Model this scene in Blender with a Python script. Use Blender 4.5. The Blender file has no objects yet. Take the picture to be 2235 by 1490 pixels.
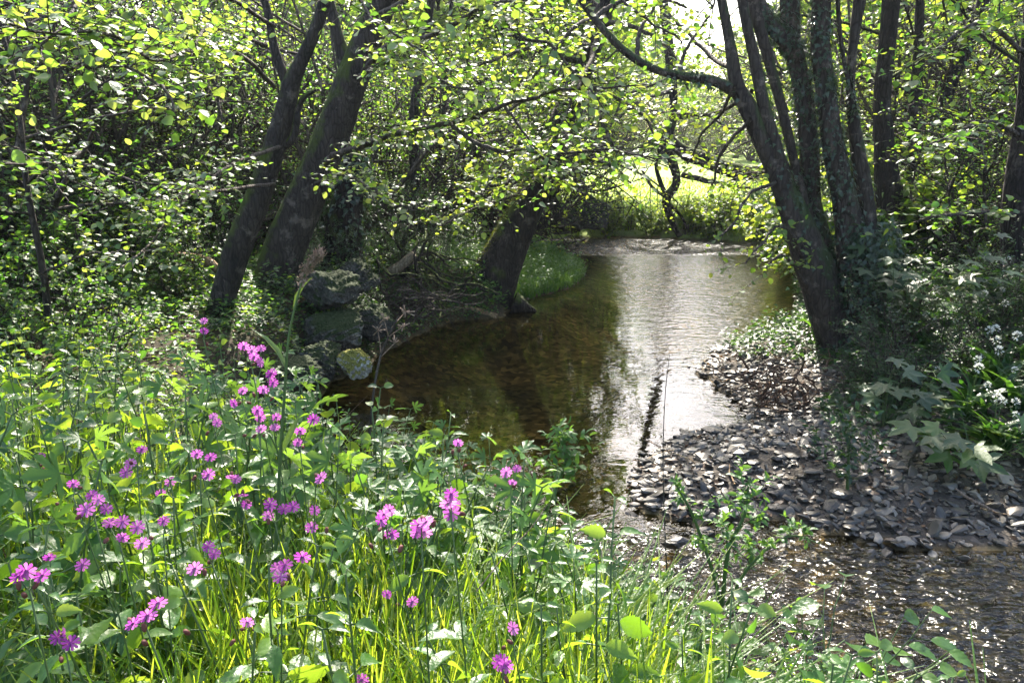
import bpy, math, random
import numpy as np
from mathutils import Vector
R0 = math.radians
# ------------------------------------------------------------------ camera
CH = 2.25; PITCH = R0(14.4); FPX = 1738.0; CX, CY = 1117.5, 745.0
sc = bpy.context.scene; COL = sc.collection
cd = bpy.data.cameras.new('camera'); cam = bpy.data.objects.new('camera', cd); COL.objects.link(cam)
cd.lens = 28.0; cd.sensor_width = 36.0; cd.clip_start = 0.05; cd.clip_end = 600
cam.location = (0, 0, CH); cam.rotation_euler = (math.pi/2 - PITCH, 0, 0)
sc.camera = cam
sc.render.resolution_x = 1024; sc.render.resolution_y = 682
# ------------------------------------------------------------------ light
SUN_EL, SUN_AZ = R0(42), R0(1)            # azimuth right of the camera axis (+Y)
w = bpy.data.worlds.new('World'); sc.world = w; w.use_nodes = True
nt = w.node_tree; bg = nt.nodes['Background']; sky = nt.nodes.new('ShaderNodeTexSky')
sky.sky_type = 'NISHITA'; sky.sun_disc = False; sky.sun_elevation = SUN_EL; sky.sun_rotation = SUN_AZ
sky.dust_density = 3.0; sky.air_density = 1.0
nt.links.new(sky.outputs[0], bg.inputs[0]); bg.inputs[1].default_value = 0.15
sl = bpy.data.lights.new('sun', 'SUN'); sl.energy = 4.2; sl.angle = R0(0.55); sl.color = (1, 0.93, 0.80)
so = bpy.data.objects.new('sun', sl); COL.objects.link(so)
sd = Vector((math.sin(SUN_AZ)*math.cos(SUN_EL), math.cos(SUN_AZ)*math.cos(SUN_EL), math.sin(SUN_EL)))
so.rotation_euler = sd.to_track_quat('Z', 'Y').to_euler(); so.location = sd*30
sc.view_settings.view_transform = 'Standard'; sc.view_settings.look = 'None'
sc.view_settings.gamma = 1; sc.view_settings.exposure = 2.02
cy = sc.cycles; cy.max_bounces = 6; cy.diffuse_bounces = 3; cy.glossy_bounces = 3; cy.transmission_bounces = 4
cy.transparent_max_bounces = 8; cy.use_denoising = True; cy.sample_clamp_indirect = 6; cy.caustics_reflective = False; cy.caustics_refractive = False

rng = np.random.default_rng(7)
sp, cp = math.sin(PITCH), math.cos(PITCH)
def P(px, py, d):
    v = np.array([px-CX, FPX*cp+(CY-py)*sp, -FPX*sp+(CY-py)*cp]); t = d/v[1]
    return np.array([0, 0, CH])+v*t
def G(px, py, z=0.0):
    v = np.array([px-CX, FPX*cp+(CY-py)*sp, -FPX*sp+(CY-py)*cp]); t = (z-CH)/v[2]
    return np.array([0, 0, CH])+v*t
def proj(p):
    x, y, z = p[0], p[1], p[2]-CH
    zc = y*cp-z*sp; yc = y*sp+z*cp
    return CX+FPX*x/zc, CY-FPX*yc/zc
def wpx(px, d):            # width in pixels at forward distance d -> metres
    return px*d*.87/FPX

# ------------------------------------------------------------------ mesh builder
class Geo:
    def __init__(s): s.v = []; s.loops = []; s.sizes = []; s.t = []; s.m = []; s.n = 0
    def add(s, v, faces, tint=0.5, mat=0):
        v = np.asarray(v, float).reshape(-1, 3)
        s.v.append(v); k = len(v)
        s.t.append(np.broadcast_to(np.asarray(tint, float), (k,)).copy())
        for f in faces:
            f = np.asarray(f, int)
            s.loops.append((f+s.n).ravel()); s.sizes.append(np.full(len(f), f.shape[1])); s.m.append(np.full(len(f), mat))
        s.n += k
    def build(s, name, mats, parent=None, smooth=True, loc=None):
        me = bpy.data.meshes.new(name)
        v = np.concatenate(s.v); L = np.concatenate(s.loops); S = np.concatenate(s.sizes)
        if loc is not None: v = v-np.asarray(loc)
        me.vertices.add(len(v)); me.vertices.foreach_set('co', v.astype(np.float32).ravel())
        me.loops.add(len(L)); me.loops.foreach_set('vertex_index', L.astype(np.int32))
        me.polygons.add(len(S)); st = np.concatenate([[0], np.cumsum(S)[:-1]])
        me.polygons.foreach_set('loop_start', st.astype(np.int32))
        me.polygons.foreach_set('use_smooth', np.full(len(S), smooth))
        me.update(calc_edges=True)
        a = me.attributes.new('tint', 'FLOAT', 'POINT'); a.data.foreach_set('value', np.concatenate(s.t).astype(np.float32))
        for m in (mats if isinstance(mats, (list, tuple)) else [mats]): me.materials.append(m)
        if len(me.materials) > 1: me.polygons.foreach_set('material_index', np.concatenate(s.m).astype(np.int32))
        o = bpy.data.objects.new(name, me); COL.objects.link(o)
        if loc is not None and parent is None: o.location = loc
        if parent is not None: o.parent = parent
        return o

def tag(o, label=None, cat=None, group=None, kind=None):
    if label and len(label.split()) > 16 and ', ' in label: label = label.rsplit(', ', 1)[0]
    if label and len(label.split()) > 16: label = ' '.join(label.replace('leafy broad-leaved plant', 'broad-leaved plant').split()[:16])
    if label: o['label'] = label
    if cat: o['category'] = cat
    if group: o['group'] = group
    if kind: o['kind'] = kind
    return o
def thing(name, label, cat, loc=(0, 0, 0), group=None):
    o = bpy.data.objects.new(name, None); COL.objects.link(o); o.location = loc; o.empty_display_size = .1
    return tag(o, label, cat, group)
def copy_tree(o, parent=None):
    c = o.copy(); COL.objects.link(c); c.parent = parent
    for ch in list(o.children): copy_tree(ch, c)
    return c
def place(o, x, y, z, rz=0, s=1, sz=None, tilt=0):
    o.location = (x, y, z); o.rotation_euler = (tilt*math.cos(rz*7), tilt*math.sin(rz*5), rz); o.scale = (s, s, sz or s)

def norm(a): return a/np.maximum(np.linalg.norm(a, axis=-1, keepdims=True), 1e-9)
def spline(pts, n):
    p = np.asarray(pts, float); k = len(p)
    if k == 2: return p[0]+(p[1]-p[0])*np.linspace(0, 1, n)[:, None]
    q = np.vstack([2*p[0]-p[1], p, 2*p[-1]-p[-2]]); t = np.linspace(0, k-1-1e-6, n); i = t.astype(int); f = (t-i)[:, None]
    a, b, c, d = q[i], q[i+1], q[i+2], q[i+3]
    return .5*((2*b)+(c-a)*f+(2*a-5*b+4*c-d)*f*f+(-a+3*b-3*c+d)*f**3)
def tube(g, pts, rad, sides=6, tint=.5, lump=0, mat=0, cap=True):
    p = np.asarray(pts, float); n = len(p); rad = np.broadcast_to(np.asarray(rad, float), (n,))
    t = np.gradient(p, axis=0); t = norm(t)
    ref = np.array([0, 0, 1.]) if abs(t[0][2]) < .9 else np.array([1., 0, 0])
    u = np.empty_like(p); a = np.cross(ref, t[0]); a /= np.linalg.norm(a)
    for i in range(n):
        a = a-t[i]*(a@t[i]); l = np.linalg.norm(a); a = a/l if l > 1e-6 else np.array([1., 0, 0]); u[i] = a
    b = np.cross(t, u); th = np.linspace(0, 2*math.pi, sides, endpoint=False)
    rr = rad[:, None]*np.ones((n, sides))
    if lump:
        ph = rng.uniform(0, 6.28, 6); k = np.arange(n)[:, None]
        rr = rr*(1+lump*(np.sin(2*th+ph[0]+k*.11)*.5+np.sin(3*th+ph[1]-k*.07)*.4+np.sin(5*th+ph[2]+k*.05)*.3+rng.normal(0, .25, (n, sides))))
    v = p[:, None]+rr[..., None]*(np.cos(th)[None, :, None]*u[:, None]+np.sin(th)[None, :, None]*b[:, None])
    i = np.arange(n-1)[:, None]*sides; j = np.arange(sides)[None]; j2 = (j+1) % sides
    f = np.stack([i+j, i+j2, i+sides+j2, i+sides+j], -1).reshape(-1, 4)
    fs = [f]
    if cap: fs.append(np.arange(sides)[None]+(n-1)*sides)
    g.add(v.reshape(-1, 3), fs, tint, mat)

def frames(d, nrm):
    y = norm(d); x = norm(np.cross(y, nrm)); z = np.cross(x, y)
    return np.stack([x, y, z], -1)
def scatter(g, tv, tf, pos, R, s, tint=None, mat=0):
    n = len(pos); k = len(tv)
    if n == 0: return
    s = np.asarray(s, float); s = s[:, None, None] if s.ndim == 1 else s[:, None, :]
    v = np.einsum('nij,nkj->nki', R, np.broadcast_to(tv[None], (n, k, 3))*s)+pos[:, None]
    if tint is None: tint = rng.random(n)
    fs = [(np.asarray(f)[None]+(np.arange(n)*k)[:, None, None]).reshape(-1, np.asarray(f).shape[1]) for f in tf]
    g.add(v.reshape(-1, 3), fs, np.repeat(tint, k), mat)

# leaf templates, +Y long axis, unit length
LEAF4 = (np.array([[0, 0, 0], [-.30, .45, .07], [0, 1, -.08], [.30, .45, .07]]), [[[0, 2, 1], [0, 3, 2]]])
def oval(w, droop=.15, fold=.08, tip=1.0):
    v = [[0, 0, 0], [0, .35, 0], [0, .7, -droop*.35], [0, tip, -droop]]
    f = []
    for sx in (-1, 1):
        b = len(v); v += [[sx*w*.72, .16, fold*.6], [sx*w, .42, fold], [sx*w*.8, .72, fold*.7-droop*.35]]
        if sx < 0: f += [[0, 1, b+1, b], [1, 2, b+2, b+1]]
        else: f += [[0, b, b+1, 1], [1, b+1, b+2, 2]]
    return np.array(v, float), [np.array(f), np.array([[2, 3, 6], [2, 9, 3]])]
ROUND = oval(.42, .12, .07); NARROW = oval(.22, .25, .06); IVY = (np.array([[0, 0, 0], [-.42, .12, .02], [-.22, .45, .03], [0, 1, -.12], [.22, .45, .03], [.42, .12, .02]]), [[[0, 5, 4], [0, 4, 3], [0, 3, 2], [0, 2, 1]]])
def serrate(w, n=6, droop=.3, fold=.07):     # nettle leaf: toothed outline
    t = np.linspace(0, 1, n+1); mid = np.stack([0*t, t, -droop*t**2], -1); v = list(mid); f3 = []
    for sx in (-1, 1):
        for i in range(n):
            tm = t[i]+.25/n; wd = w*math.sin(math.pi*min(tm**.75, 1))*1.0+.01
            v.append([sx*wd*.84, tm, fold*wd/w-droop*tm**2])
            tm2 = t[i]+.95/n; wd2 = w*math.sin(math.pi*min((tm2*.97)**.75, 1))+.012
            v.append([sx*wd2, tm2+.02, fold*wd2/w-droop*tm2**2])
            b = len(v)-2; a = [[i, b, b+1], [i, b+1, i+1]]
            if i+1 < n: a.append([i+1, b+1, b+2])
            f3 += a if sx > 0 else [x[::-1] for x in a]
    return np.array(v, float), [np.array(f3)]
NETTLE = serrate(.24)
def lobed(lobes, depth, droop=.15):            # sycamore / maple leaf outline as a fan
    v = [[0, 0, 0]]; n = len(lobes)
    ang = [l[0] for l in lobes]; 
    for k, (a, L) in enumerate(lobes):
        a0 = a-13; a1 = a+13
        for aa, ll in ((a0, L*.72), (a, L), (a1, L*.72)): v.append([math.sin(R0(aa))*ll, math.cos(R0(aa))*ll, -droop*ll**2+.03*abs(aa-a)/13])
        if k < n-1: am = (a+lobes[k+1][0])/2; v.append([math.sin(R0(am))*L*depth, math.cos(R0(am))*L*depth, -droop*.2])
    v = np.array(v, float); m = len(v)
    return v, [np.array([[0, i+1, i] for i in range(1, m-1)])]
SYC = lobed([(-105, .5), (-52, .85), (0, 1.0), (52, .85), (105, .5)], .52)

def path_grow(p, d, L, n, wob, up=0.0):
    d = np.array(d, float); d /= np.linalg.norm(d); out = [np.array(p, float)]; st = L/n
    for i in range(n):
        d = d+rng.normal(0, wob, 3); d[2] += up; d /= np.linalg.norm(d); out.append(out[-1]+d*st)
    return np.array(out)
def twig_leaves(A, path, size, n, flat=.5, drop=0.0, side=1.0):
    k = len(path)-1; t = np.linspace(.12, 1, n)*k*.999; i = t.astype(int); f = (t-i)[:, None]
    pos = path[i]*(1-f)+path[i+1]*f; d = norm(path[i+1]-path[i])
    up = np.tile([0, 0, 1.], (n, 1)); sv = norm(np.cross(d, up)+1e-4)
    sg = np.where(np.arange(n) % 2 == 0, 1, -1)[:, None]; tipm = (np.arange(n) == n-1)[:, None]
    ld = d*.55+sv*sg*side*np.where(tipm, .1, 1)+rng.normal(0, .28, (n, 3)); ld[:, 2] -= drop
    nm = up*flat*2+rng.normal(0, .55, (n, 3))
    A.append((pos, ld, nm, size*rng.uniform(.6, 1.15, n)))
def bake_leaves(g, A, tmpl, mat=0, tint=None):
    if not A: return
    pos, ld, nm, s = [np.concatenate(x) for x in zip(*A)]
    scatter(g, tmpl[0], tmpl[1], pos, frames(ld, nm), s, tint if tint is None else np.full(len(pos), tint), mat)

def branchy(g, A, p, d, L, r, lvl, maxl, nch, leaf, nl, wob=.16, up=.03, spread=.9, ratio=.55, sides=5, flat=.5, drop=0., start=.25):
    n = max(3, 6-lvl); path = path_grow(p, d, L, n, wob, up)
    tube(g, path, np.linspace(r, r*.35, n+1), max(3, sides-lvl), cap=False)
    if lvl >= maxl:
        twig_leaves(A, path, leaf, nl, flat, drop); return
    m = nch if isinstance(nch, int) else nch[min(lvl, len(nch)-1)]
    for j in range(m):
        t = (start+(1-start)*(j+rng.random())/m)*n*.999; i = int(t); q = path[i]+(path[i+1]-path[i])*(t-i)
        dd = path[i+1]-path[i]; dd /= np.linalg.norm(dd); rv = rng.normal(0, 1, 3); rv -= dd*(rv@dd); rv /= np.linalg.norm(rv)
        nd = dd*(1-spread*.45)+rv*spread; 
        branchy(g, A, q, nd, L*ratio*rng.uniform(.7, 1.2), r*.5, lvl+1, maxl, nch, leaf, nl, wob, up, spread, ratio, sides, flat, drop, .15)
    twig_leaves(A, path[-3:], leaf, max(3, nl//2), flat, drop)

# ------------------------------------------------------------------ materials
def mat(name):
    m = bpy.data.materials.new(name); m.use_nodes = True; t = m.node_tree
    for n in list(t.nodes): t.nodes.remove(n)
    out = t.nodes.new('ShaderNodeOutputMaterial'); return m, t, out
def N(t, typ, **kw):
    n = t.nodes.new(typ)
    for k, v in kw.items():
        if k.startswith('_'): setattr(n, k[1:], v)
        else: n.inputs[k.replace('__', ' ')].default_value = v
    return n
def ramp(t, src, stops, interp='LINEAR'):
    r = t.nodes.new('ShaderNodeValToRGB'); r.color_ramp.interpolation = interp; e = r.color_ramp.elements
    while len(e) < len(stops): e.new(.5)
    for el, (p, c) in zip(e, stops): el.position = p; el.color = (*c, 1)
    t.links.new(src, r.inputs[0]); return r.outputs[0]
def mixc(t, a, b, f, mode='MIX'):
    m = t.nodes.new('ShaderNodeMix'); m.data_type = 'RGBA'; m.blend_type = mode
    for s, v in ((m.inputs[0], f), (m.inputs[6], a), (m.inputs[7], b)):
        if isinstance(v, (int, float)): s.default_value = v
        elif isinstance(v, tuple): s.default_value = (*v, 1)
        else: t.links.new(v, s)
    return m.outputs[2]
def attr(t, name):
    a = t.nodes.new('ShaderNodeAttribute'); a.attribute_name = name; return a.outputs['Fac']
def leafmat(name, refl, trans, rough=.38, tf=.45, spec=.5, objvar=.15, veins=0):
    m, t, out = mat(name)
    a = attr(t, 'tint'); oi = t.nodes.new('ShaderNodeObjectInfo')
    ad = N(t, 'ShaderNodeMath', _operation='MULTIPLY_ADD'); t.links.new(oi.outputs['Random'], ad.inputs[0]); ad.inputs[1].default_value = objvar*2; 
    s2 = N(t, 'ShaderNodeMath', _operation='SUBTRACT'); t.links.new(a, s2.inputs[0]); s2.inputs[1].default_value = objvar
    t.links.new(s2.outputs[0], ad.inputs[2]); fac = ad.outputs[0]
    c1 = ramp(t, fac, refl); c2 = ramp(t, fac, trans)
    p = N(t, 'ShaderNodeBsdfPrincipled', Roughness=rough); p.inputs['Specular IOR Level'].default_value = spec
    t.links.new(c1, p.inputs['Base Color'])
    ns = N(t, 'ShaderNodeTexNoise', Scale=90.0, Detail=2.0); tc = t.nodes.new('ShaderNodeTexCoord'); t.links.new(tc.outputs['Object'], ns.inputs['Vector'])
    bp = N(t, 'ShaderNodeBump', Strength=.6, Distance=.006); t.links.new(ns.outputs[0], bp.inputs['Height']); t.links.new(bp.outputs[0], p.inputs['Normal'])
    tr = t.nodes.new('ShaderNodeBsdfTranslucent'); t.links.new(c2, tr.inputs[0])
    mx = N(t, 'ShaderNodeMixShader'); mx.inputs[0].default_value = tf
    t.links.new(p.outputs[0], mx.inputs[1]); t.links.new(tr.outputs[0], mx.inputs[2]); t.links.new(mx.outputs[0], out.inputs[0])
    return m
G1 = [(0, (.02, .06, .012)), (.5, (.045, .11, .018)), (1, (.09, .16, .025))]
T1 = [(0, (.10, .28, .02)), (.5, (.22, .44, .035)), (1, (.50, .62, .05))]
M_alder = leafmat('alder_leaf', [(0, (.03, .07, .018)), (.6, (.05, .11, .025)), (1, (.09, .14, .03))], [(0, (.16, .36, .03)), (.5, (.34, .55, .05)), (1, (.62, .70, .10))], .50, .42, 1.0)
M_bush = leafmat('bush_leaf', G1, T1, .44, .45, .8)
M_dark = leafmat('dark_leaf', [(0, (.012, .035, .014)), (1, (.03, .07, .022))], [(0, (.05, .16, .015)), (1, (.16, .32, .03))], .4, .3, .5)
M_far = leafmat('far_leaf', G1, [(0, (.20, .38, .02)), (.5, (.38, .56, .04)), (1, (.62, .68, .07))], .45, .48, .6)
M_nettle = leafmat('nettle_leaf', [(0, (.025, .075, .014)), (.6, (.045, .12, .018)), (1, (.10, .18, .025))], [(0, (.2, .42, .02)), (.6, (.38, .6, .03)), (1, (.6, .74, .05))], .40, .42, .6)
M_grass = leafmat('grass_blade', [(0, (.03, .08, .012)), (.6, (.06, .13, .02)), (1, (.12, .18, .03))], [(0, (.28, .48, .02)), (.6, (.48, .68, .03)), (1, (.68, .78, .06))], .4, .5, .45)
M_moss = leafmat('moss', [(0, (.03, .035, .01)), (1, (.10, .11, .02))], [(0, (.08, .10, .01)), (1, (.22, .24, .03))], .8, .3, .1)
M_ivy = leafmat('ivy_leaf', [(0, (.010, .025, .012)), (1, (.025, .05, .02))], [(0, (.03, .09, .01)), (1, (.1, .2, .02))], .3, .15, .6)
M_petal = leafmat('pink_petal', [(0, (.26, .04, .26)), (.5, (.50, .11, .42)), (1, (.70, .26, .58))], [(0, (.40, .05, .42)), (1, (.85, .26, .72))], .6, .5, .2, objvar=.45)
M_calyx = leafmat('calyx', [(0, (.10, .03, .03)), (1, (.16, .07, .05))], [(0, (.25, .06, .05)), (1, (.3, .12, .05))], .6, .2, .2)
M_stem = leafmat('green_stem', [(0, (.05, .09, .03)), (1, (.10, .15, .05))], [(0, (.15, .25, .03)), (1, (.25, .35, .06))], .5, .2, .4)
M_white = leafmat('white_petal', [(0, (.7, .7, .66)), (1, (.8, .8, .76))], [(0, (.7, .72, .6)), (1, (.8, .8, .7))], .6, .4, .2)
M_garlic = leafmat('garlic_leaf', [(0, (.015, .05, .014)), (1, (.03, .08, .02))], [(0, (.08, .25, .02)), (1, (.2, .42, .03))], .28, .3, .6)
M_cress = leafmat('water_weed_leaf', [(0, (.03, .09, .02)), (1, (.06, .14, .03))], [(0, (.15, .32, .03)), (1, (.3, .5, .05))], .45, .35, .4)

def barkmat(name, c0, c1, moss=None, mossamt=0.5, rough=.85, scale=9, stretch=.25):
    m, t, out = mat(name); tc = t.nodes.new('ShaderNodeTexCoord'); mp = t.nodes.new('ShaderNodeMapping'); mp.inputs['Scale'].default_value = (1, 1, stretch)
    t.links.new(tc.outputs['Object'], mp.inputs[0])
    n1 = N(t, 'ShaderNodeTexNoise', Scale=scale*1.0, Detail=6.0, Roughness=.65); t.links.new(mp.outputs[0], n1.inputs['Vector'])
    n2 = N(t, 'ShaderNodeTexVoronoi', Scale=scale*3.0, _feature='DISTANCE_TO_EDGE'); t.links.new(mp.outputs[0], n2.inputs['Vector'])
    col = ramp(t, n1.outputs[0], [(.3, c0), (.7, c1)])
    col = mixc(t, col, ramp(t, n2.outputs['Distance'], [(.0, (.35, .33, .3)), (.12, (1, 1, 1))]), .8, 'MULTIPLY')
    n5 = N(t, 'ShaderNodeTexNoise', Scale=6.0, Detail=6.0, Roughness=.7); t.links.new(tc.outputs['Object'], n5.inputs['Vector'])
    col = mixc(t, col, tuple(min(x*2.6+.02, 1) for x in c1), ramp(t, n5.outputs[0], [(.56, (0, 0, 0)), (.66, (.6, .6, .6))]))
    if moss:
        n3 = N(t, 'ShaderNodeTexNoise', Scale=3.5, Detail=5.0); t.links.new(tc.outputs['Object'], n3.inputs['Vector'])
        gm = t.nodes.new('ShaderNodeNewGeometry'); sx = t.nodes.new('ShaderNodeSeparateXYZ'); t.links.new(gm.outputs['Normal'], sx.inputs[0])
        ma = N(t, 'ShaderNodeMath', _operation='MULTIPLY_ADD'); t.links.new(sx.outputs[2], ma.inputs[0]); ma.inputs[1].default_value = .5; t.links.new(n3.outputs[0], ma.inputs[2])
        k = ramp(t, ma.outputs[0], [(.62-mossamt*.3, (0, 0, 0)), (.75-mossamt*.3, (1, 1, 1))])
        col = mixc(t, col, moss, k)
    p = N(t, 'ShaderNodeBsdfPrincipled', Roughness=rough); p.inputs['Specular IOR Level'].default_value = .25; t.links.new(col, p.inputs['Base Color'])
    hs = N(t, 'ShaderNodeMath', _operation='MULTIPLY_ADD'); hs.inputs[1].default_value = .9; t.links.new(n1.outputs[0], hs.inputs[2]); t.links.new(n2.outputs['Distance'], hs.inputs[0])
    b = N(t, 'ShaderNodeBump', Strength=1.0, Distance=.045); t.links.new(hs.outputs[0], b.inputs['Height']); t.links.new(b.outputs[0], p.inputs['Normal'])
    t.links.new(p.outputs[0], out.inputs[0]); return m
B_moss = barkmat('mossy_bark', (.022, .018, .016), (.065, .052, .044), (.06, .08, .012), .05)
B_dark = barkmat('dark_bark', (.014, .011, .011), (.04, .03, .026), (.06, .08, .012), -.1)
B_grey = barkmat('grey_bark', (.025, .02, .018), (.075, .058, .047), (.04, .055, .02), .0, scale=8)
B_twig = barkmat('twig_bark', (.035, .026, .022), (.10, .08, .065))
B_straw = barkmat('dry_straw', (.32, .22, .15), (.48, .36, .27), scale=30)
B_dead = barkmat('dead_wood', (.22, .13, .07), (.42, .29, .17), scale=8)
B_rock = barkmat('mossy_rock', (.05, .047, .044), (.16, .15, .135), (.03, .042, .014), .12, scale=9, stretch=1)
B_rocklit = barkmat('moss_capped_rock_painted_lit', (.34, .31, .26), (.6, .56, .48), (.22, .21, .05), .2, scale=12, stretch=1)  # stone and moss colours painted bright to stand for sunlight on this stone
def stonemat():
    m, t, out = mat('river_stone'); a = attr(t, 'tint'); oi = t.nodes.new('ShaderNodeObjectInfo')
    ad = N(t, 'ShaderNodeMath', _operation='ADD'); t.links.new(a, ad.inputs[0]); t.links.new(oi.outputs['Random'], ad.inputs[1])
    fr = N(t, 'ShaderNodeMath', _operation='FRACT'); t.links.new(ad.outputs[0], fr.inputs[0])
    c = ramp(t, fr.outputs[0], [(0, (.03, .026, .022)), (.4, (.07, .06, .05)), (.7, (.115, .096, .078)), (.92, (.24, .21, .17)), (1, (.14, .08, .048))])
    tc = t.nodes.new('ShaderNodeTexCoord'); n1 = N(t, 'ShaderNodeTexNoise', Scale=14.0, Detail=5.0); t.links.new(tc.outputs['Object'], n1.inputs['Vector'])
    c = mixc(t, c, ramp(t, n1.outputs[0], [(.3, (.5, .5, .5)), (.7, (1.2, 1.15, 1.1))]), .8, 'MULTIPLY')
    p = N(t, 'ShaderNodeBsdfPrincipled', Roughness=.42); t.links.new(c, p.inputs['Base Color'])
    b = N(t, 'ShaderNodeBump', Strength=.4, Distance=.01); t.links.new(n1.outputs[0], b.inputs['Height']); t.links.new(b.outputs[0], p.inputs['Normal'])
    t.links.new(p.outputs[0], out.inputs[0]); return m
M_stone = stonemat()
def groundmat():
    m, t, out = mat('ground'); tc = t.nodes.new('ShaderNodeTexCoord')
    n1 = N(t, 'ShaderNodeTexNoise', Scale=2.5, Detail=8.0, Roughness=.7); t.links.new(tc.outputs['Object'], n1.inputs['Vector'])
    n2 = N(t, 'ShaderNodeTexVoronoi', Scale=16.0); t.links.new(tc.outputs['Object'], n2.inputs['Vector'])
    n3 = N(t, 'ShaderNodeTexNoise', Scale=40.0, Detail=4.0); t.links.new(tc.outputs['Object'], n3.inputs['Vector'])
    soil = ramp(t, n1.outputs[0], [(.35, (.028, .022, .014)), (.55, (.06, .045, .028)), (.7, (.035, .05, .018))])
    grav = ramp(t, n2.outputs['Color'], [(.1, (.03, .025, .02)), (.6, (.075, .062, .05)), (1, (.13, .11, .09))])
    bed = ramp(t, n2.outputs['Color'], [(.1, (.045, .032, .014)), (.6, (.15, .105, .045)), (1, (.36, .25, .11))])
    n4 = N(t, 'ShaderNodeTexNoise', Scale=1.1, Detail=3.0); t.links.new(tc.outputs['Object'], n4.inputs['Vector'])
    bed = mixc(t, bed, ramp(t, n4.outputs[0], [(.4, (.45, .5, .4)), (.65, (1.25, 1.15, .95))]), 1.0, 'MULTIPLY')
    mead = ramp(t, n3.outputs[0], [(.3, (.22, .32, .07)), (.7, (.42, .5, .16))])
    c = mixc(t, soil, grav, attr(t, 'grav')); c = mixc(t, c, bed, attr(t, 'bed')); c = mixc(t, c, mead, attr(t, 'mead'))
    p = N(t, 'ShaderNodeBsdfPrincipled', Roughness=.9); p.inputs['Specular IOR Level'].default_value = .2; t.links.new(c, p.inputs['Base Color'])
    b = N(t, 'ShaderNodeBump', Strength=.7, Distance=.03); t.links.new(n3.outputs[0], b.inputs['Height']); t.links.new(b.outputs[0], p.inputs['Normal'])
    t.links.new(p.outputs[0], out.inputs[0]); return m
def watermat():
    m, t, out = mat('stream_water'); tc = t.nodes.new('ShaderNodeTexCoord')
    mp = t.nodes.new('ShaderNodeMapping'); mp.inputs['Scale'].default_value = (1.0, 1.7, 1); mp.inputs['Rotation'].default_value = (0, 0, R0(-14)); t.links.new(tc.outputs['Object'], mp.inputs[0])
    a = N(t, 'ShaderNodeTexNoise', Scale=5.0, Detail=3.0, Roughness=.55, Distortion=.6); t.links.new(mp.outputs[0], a.inputs['Vector'])
    b = N(t, 'ShaderNodeTexNoise', Scale=10.5, Detail=2.0, Roughness=.45, Distortion=.4); t.links.new(mp.outputs[0], b.inputs['Vector'])
    f = attr(t, 'riffle')
    m1 = N(t, 'ShaderNodeMath', _operation='MULTIPLY'); t.links.new(b.outputs[0], m1.inputs[0])
    mr = N(t, 'ShaderNodeMapRange'); mr.inputs[3].default_value = .05; mr.inputs[4].default_value = 2.6; t.links.new(f, mr.inputs[0]); t.links.new(mr.outputs[0], m1.inputs[1])
    ad = N(t, 'ShaderNodeMath', _operation='ADD'); t.links.new(a.outputs[0], ad.inputs[0]); t.links.new(m1.outputs[0], ad.inputs[1])
    bp = N(t, 'ShaderNodeBump', Strength=1.0, Distance=.065); t.links.new(ad.outputs[0], bp.inputs['Height'])
    ms = N(t, 'ShaderNodeMapRange'); ms.inputs[3].default_value = .022; ms.inputs[4].default_value = 1.0; t.links.new(f, ms.inputs[0]); t.links.new(ms.outputs[0], bp.inputs['Strength'])
    fr = N(t, 'ShaderNodeFresnel', IOR=1.45); t.links.new(bp.outputs[0], fr.inputs['Normal'])
    gl = N(t, 'ShaderNodeBsdfGlossy', Roughness=.055); rm = N(t, 'ShaderNodeMapRange'); rm.inputs[3].default_value = .012; rm.inputs[4].default_value = .27; t.links.new(f, rm.inputs[0]); t.links.new(rm.outputs[0], gl.inputs['Roughness']); t.links.new(bp.outputs[0], gl.inputs['Normal'])
    tr = t.nodes.new('ShaderNodeBsdfTransparent'); tr.inputs[0].default_value = (.68, .66, .50, 1)
    mx = t.nodes.new('ShaderNodeMixShader'); t.links.new(fr.outputs[0], mx.inputs[0]); t.links.new(tr.outputs[0], mx.inputs[1]); t.links.new(gl.outputs[0], mx.inputs[2])
    t.links.new(mx.outputs[0], out.inputs[0]); return m

# ------------------------------------------------------------------ terrain
SHORE = []   # (x, y, A, w, slope, cap) for the edge that starts here
def sh(px, py, *a): p = G(px, py); SHORE.append((p[0], p[1])+a)
LB = (.55, .5, .16, 2.5); NB = (.50, .55, .05, .25); GB = (.09, .8, .07, .5); FB = (.30, 1.0, .012, .8); CB = (.16, .8, .06, .6)
for q in [(560, 930), (700, 870), (715, 838), (800, 806), (830, 772), (940, 718), (1000, 700), (1100, 693)]: sh(*q, *LB)
for q in [(1125, 660), (1250, 628), (1280, 600), (1220, 562), (1195, 545)]: sh(*q, *CB)
for q in [(1200, 518), (1400, 512), (1560, 522), (1700, 538)]: sh(*q, *FB)
for q in [(1740, 560), (1730, 600), (1735, 680)]: sh(*q, .15, .8, .05, .5)
for q in [(1745, 712), (1640, 740), (1560, 762), (1520, 815), (1590, 865), (1640, 925), (1460, 960), (1370, 1045), (1385, 1110), (1500, 1145), (1700, 1130), (1850, 1175), (2000, 1205), (2235, 1195), (2700, 1180)]: sh(*q, *GB)
for x, y in [(9, 1.0), (4.2, 1.2), (2.6, 1.5), (1.75, 2.05), (1.05, 2.45), (.4, 3.0), (-.2, 3.6), (-1.0, 4.3), (-2.0, 5.0)]: SHORE.append((x, y)+NB)
SH = np.array(SHORE)
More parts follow.
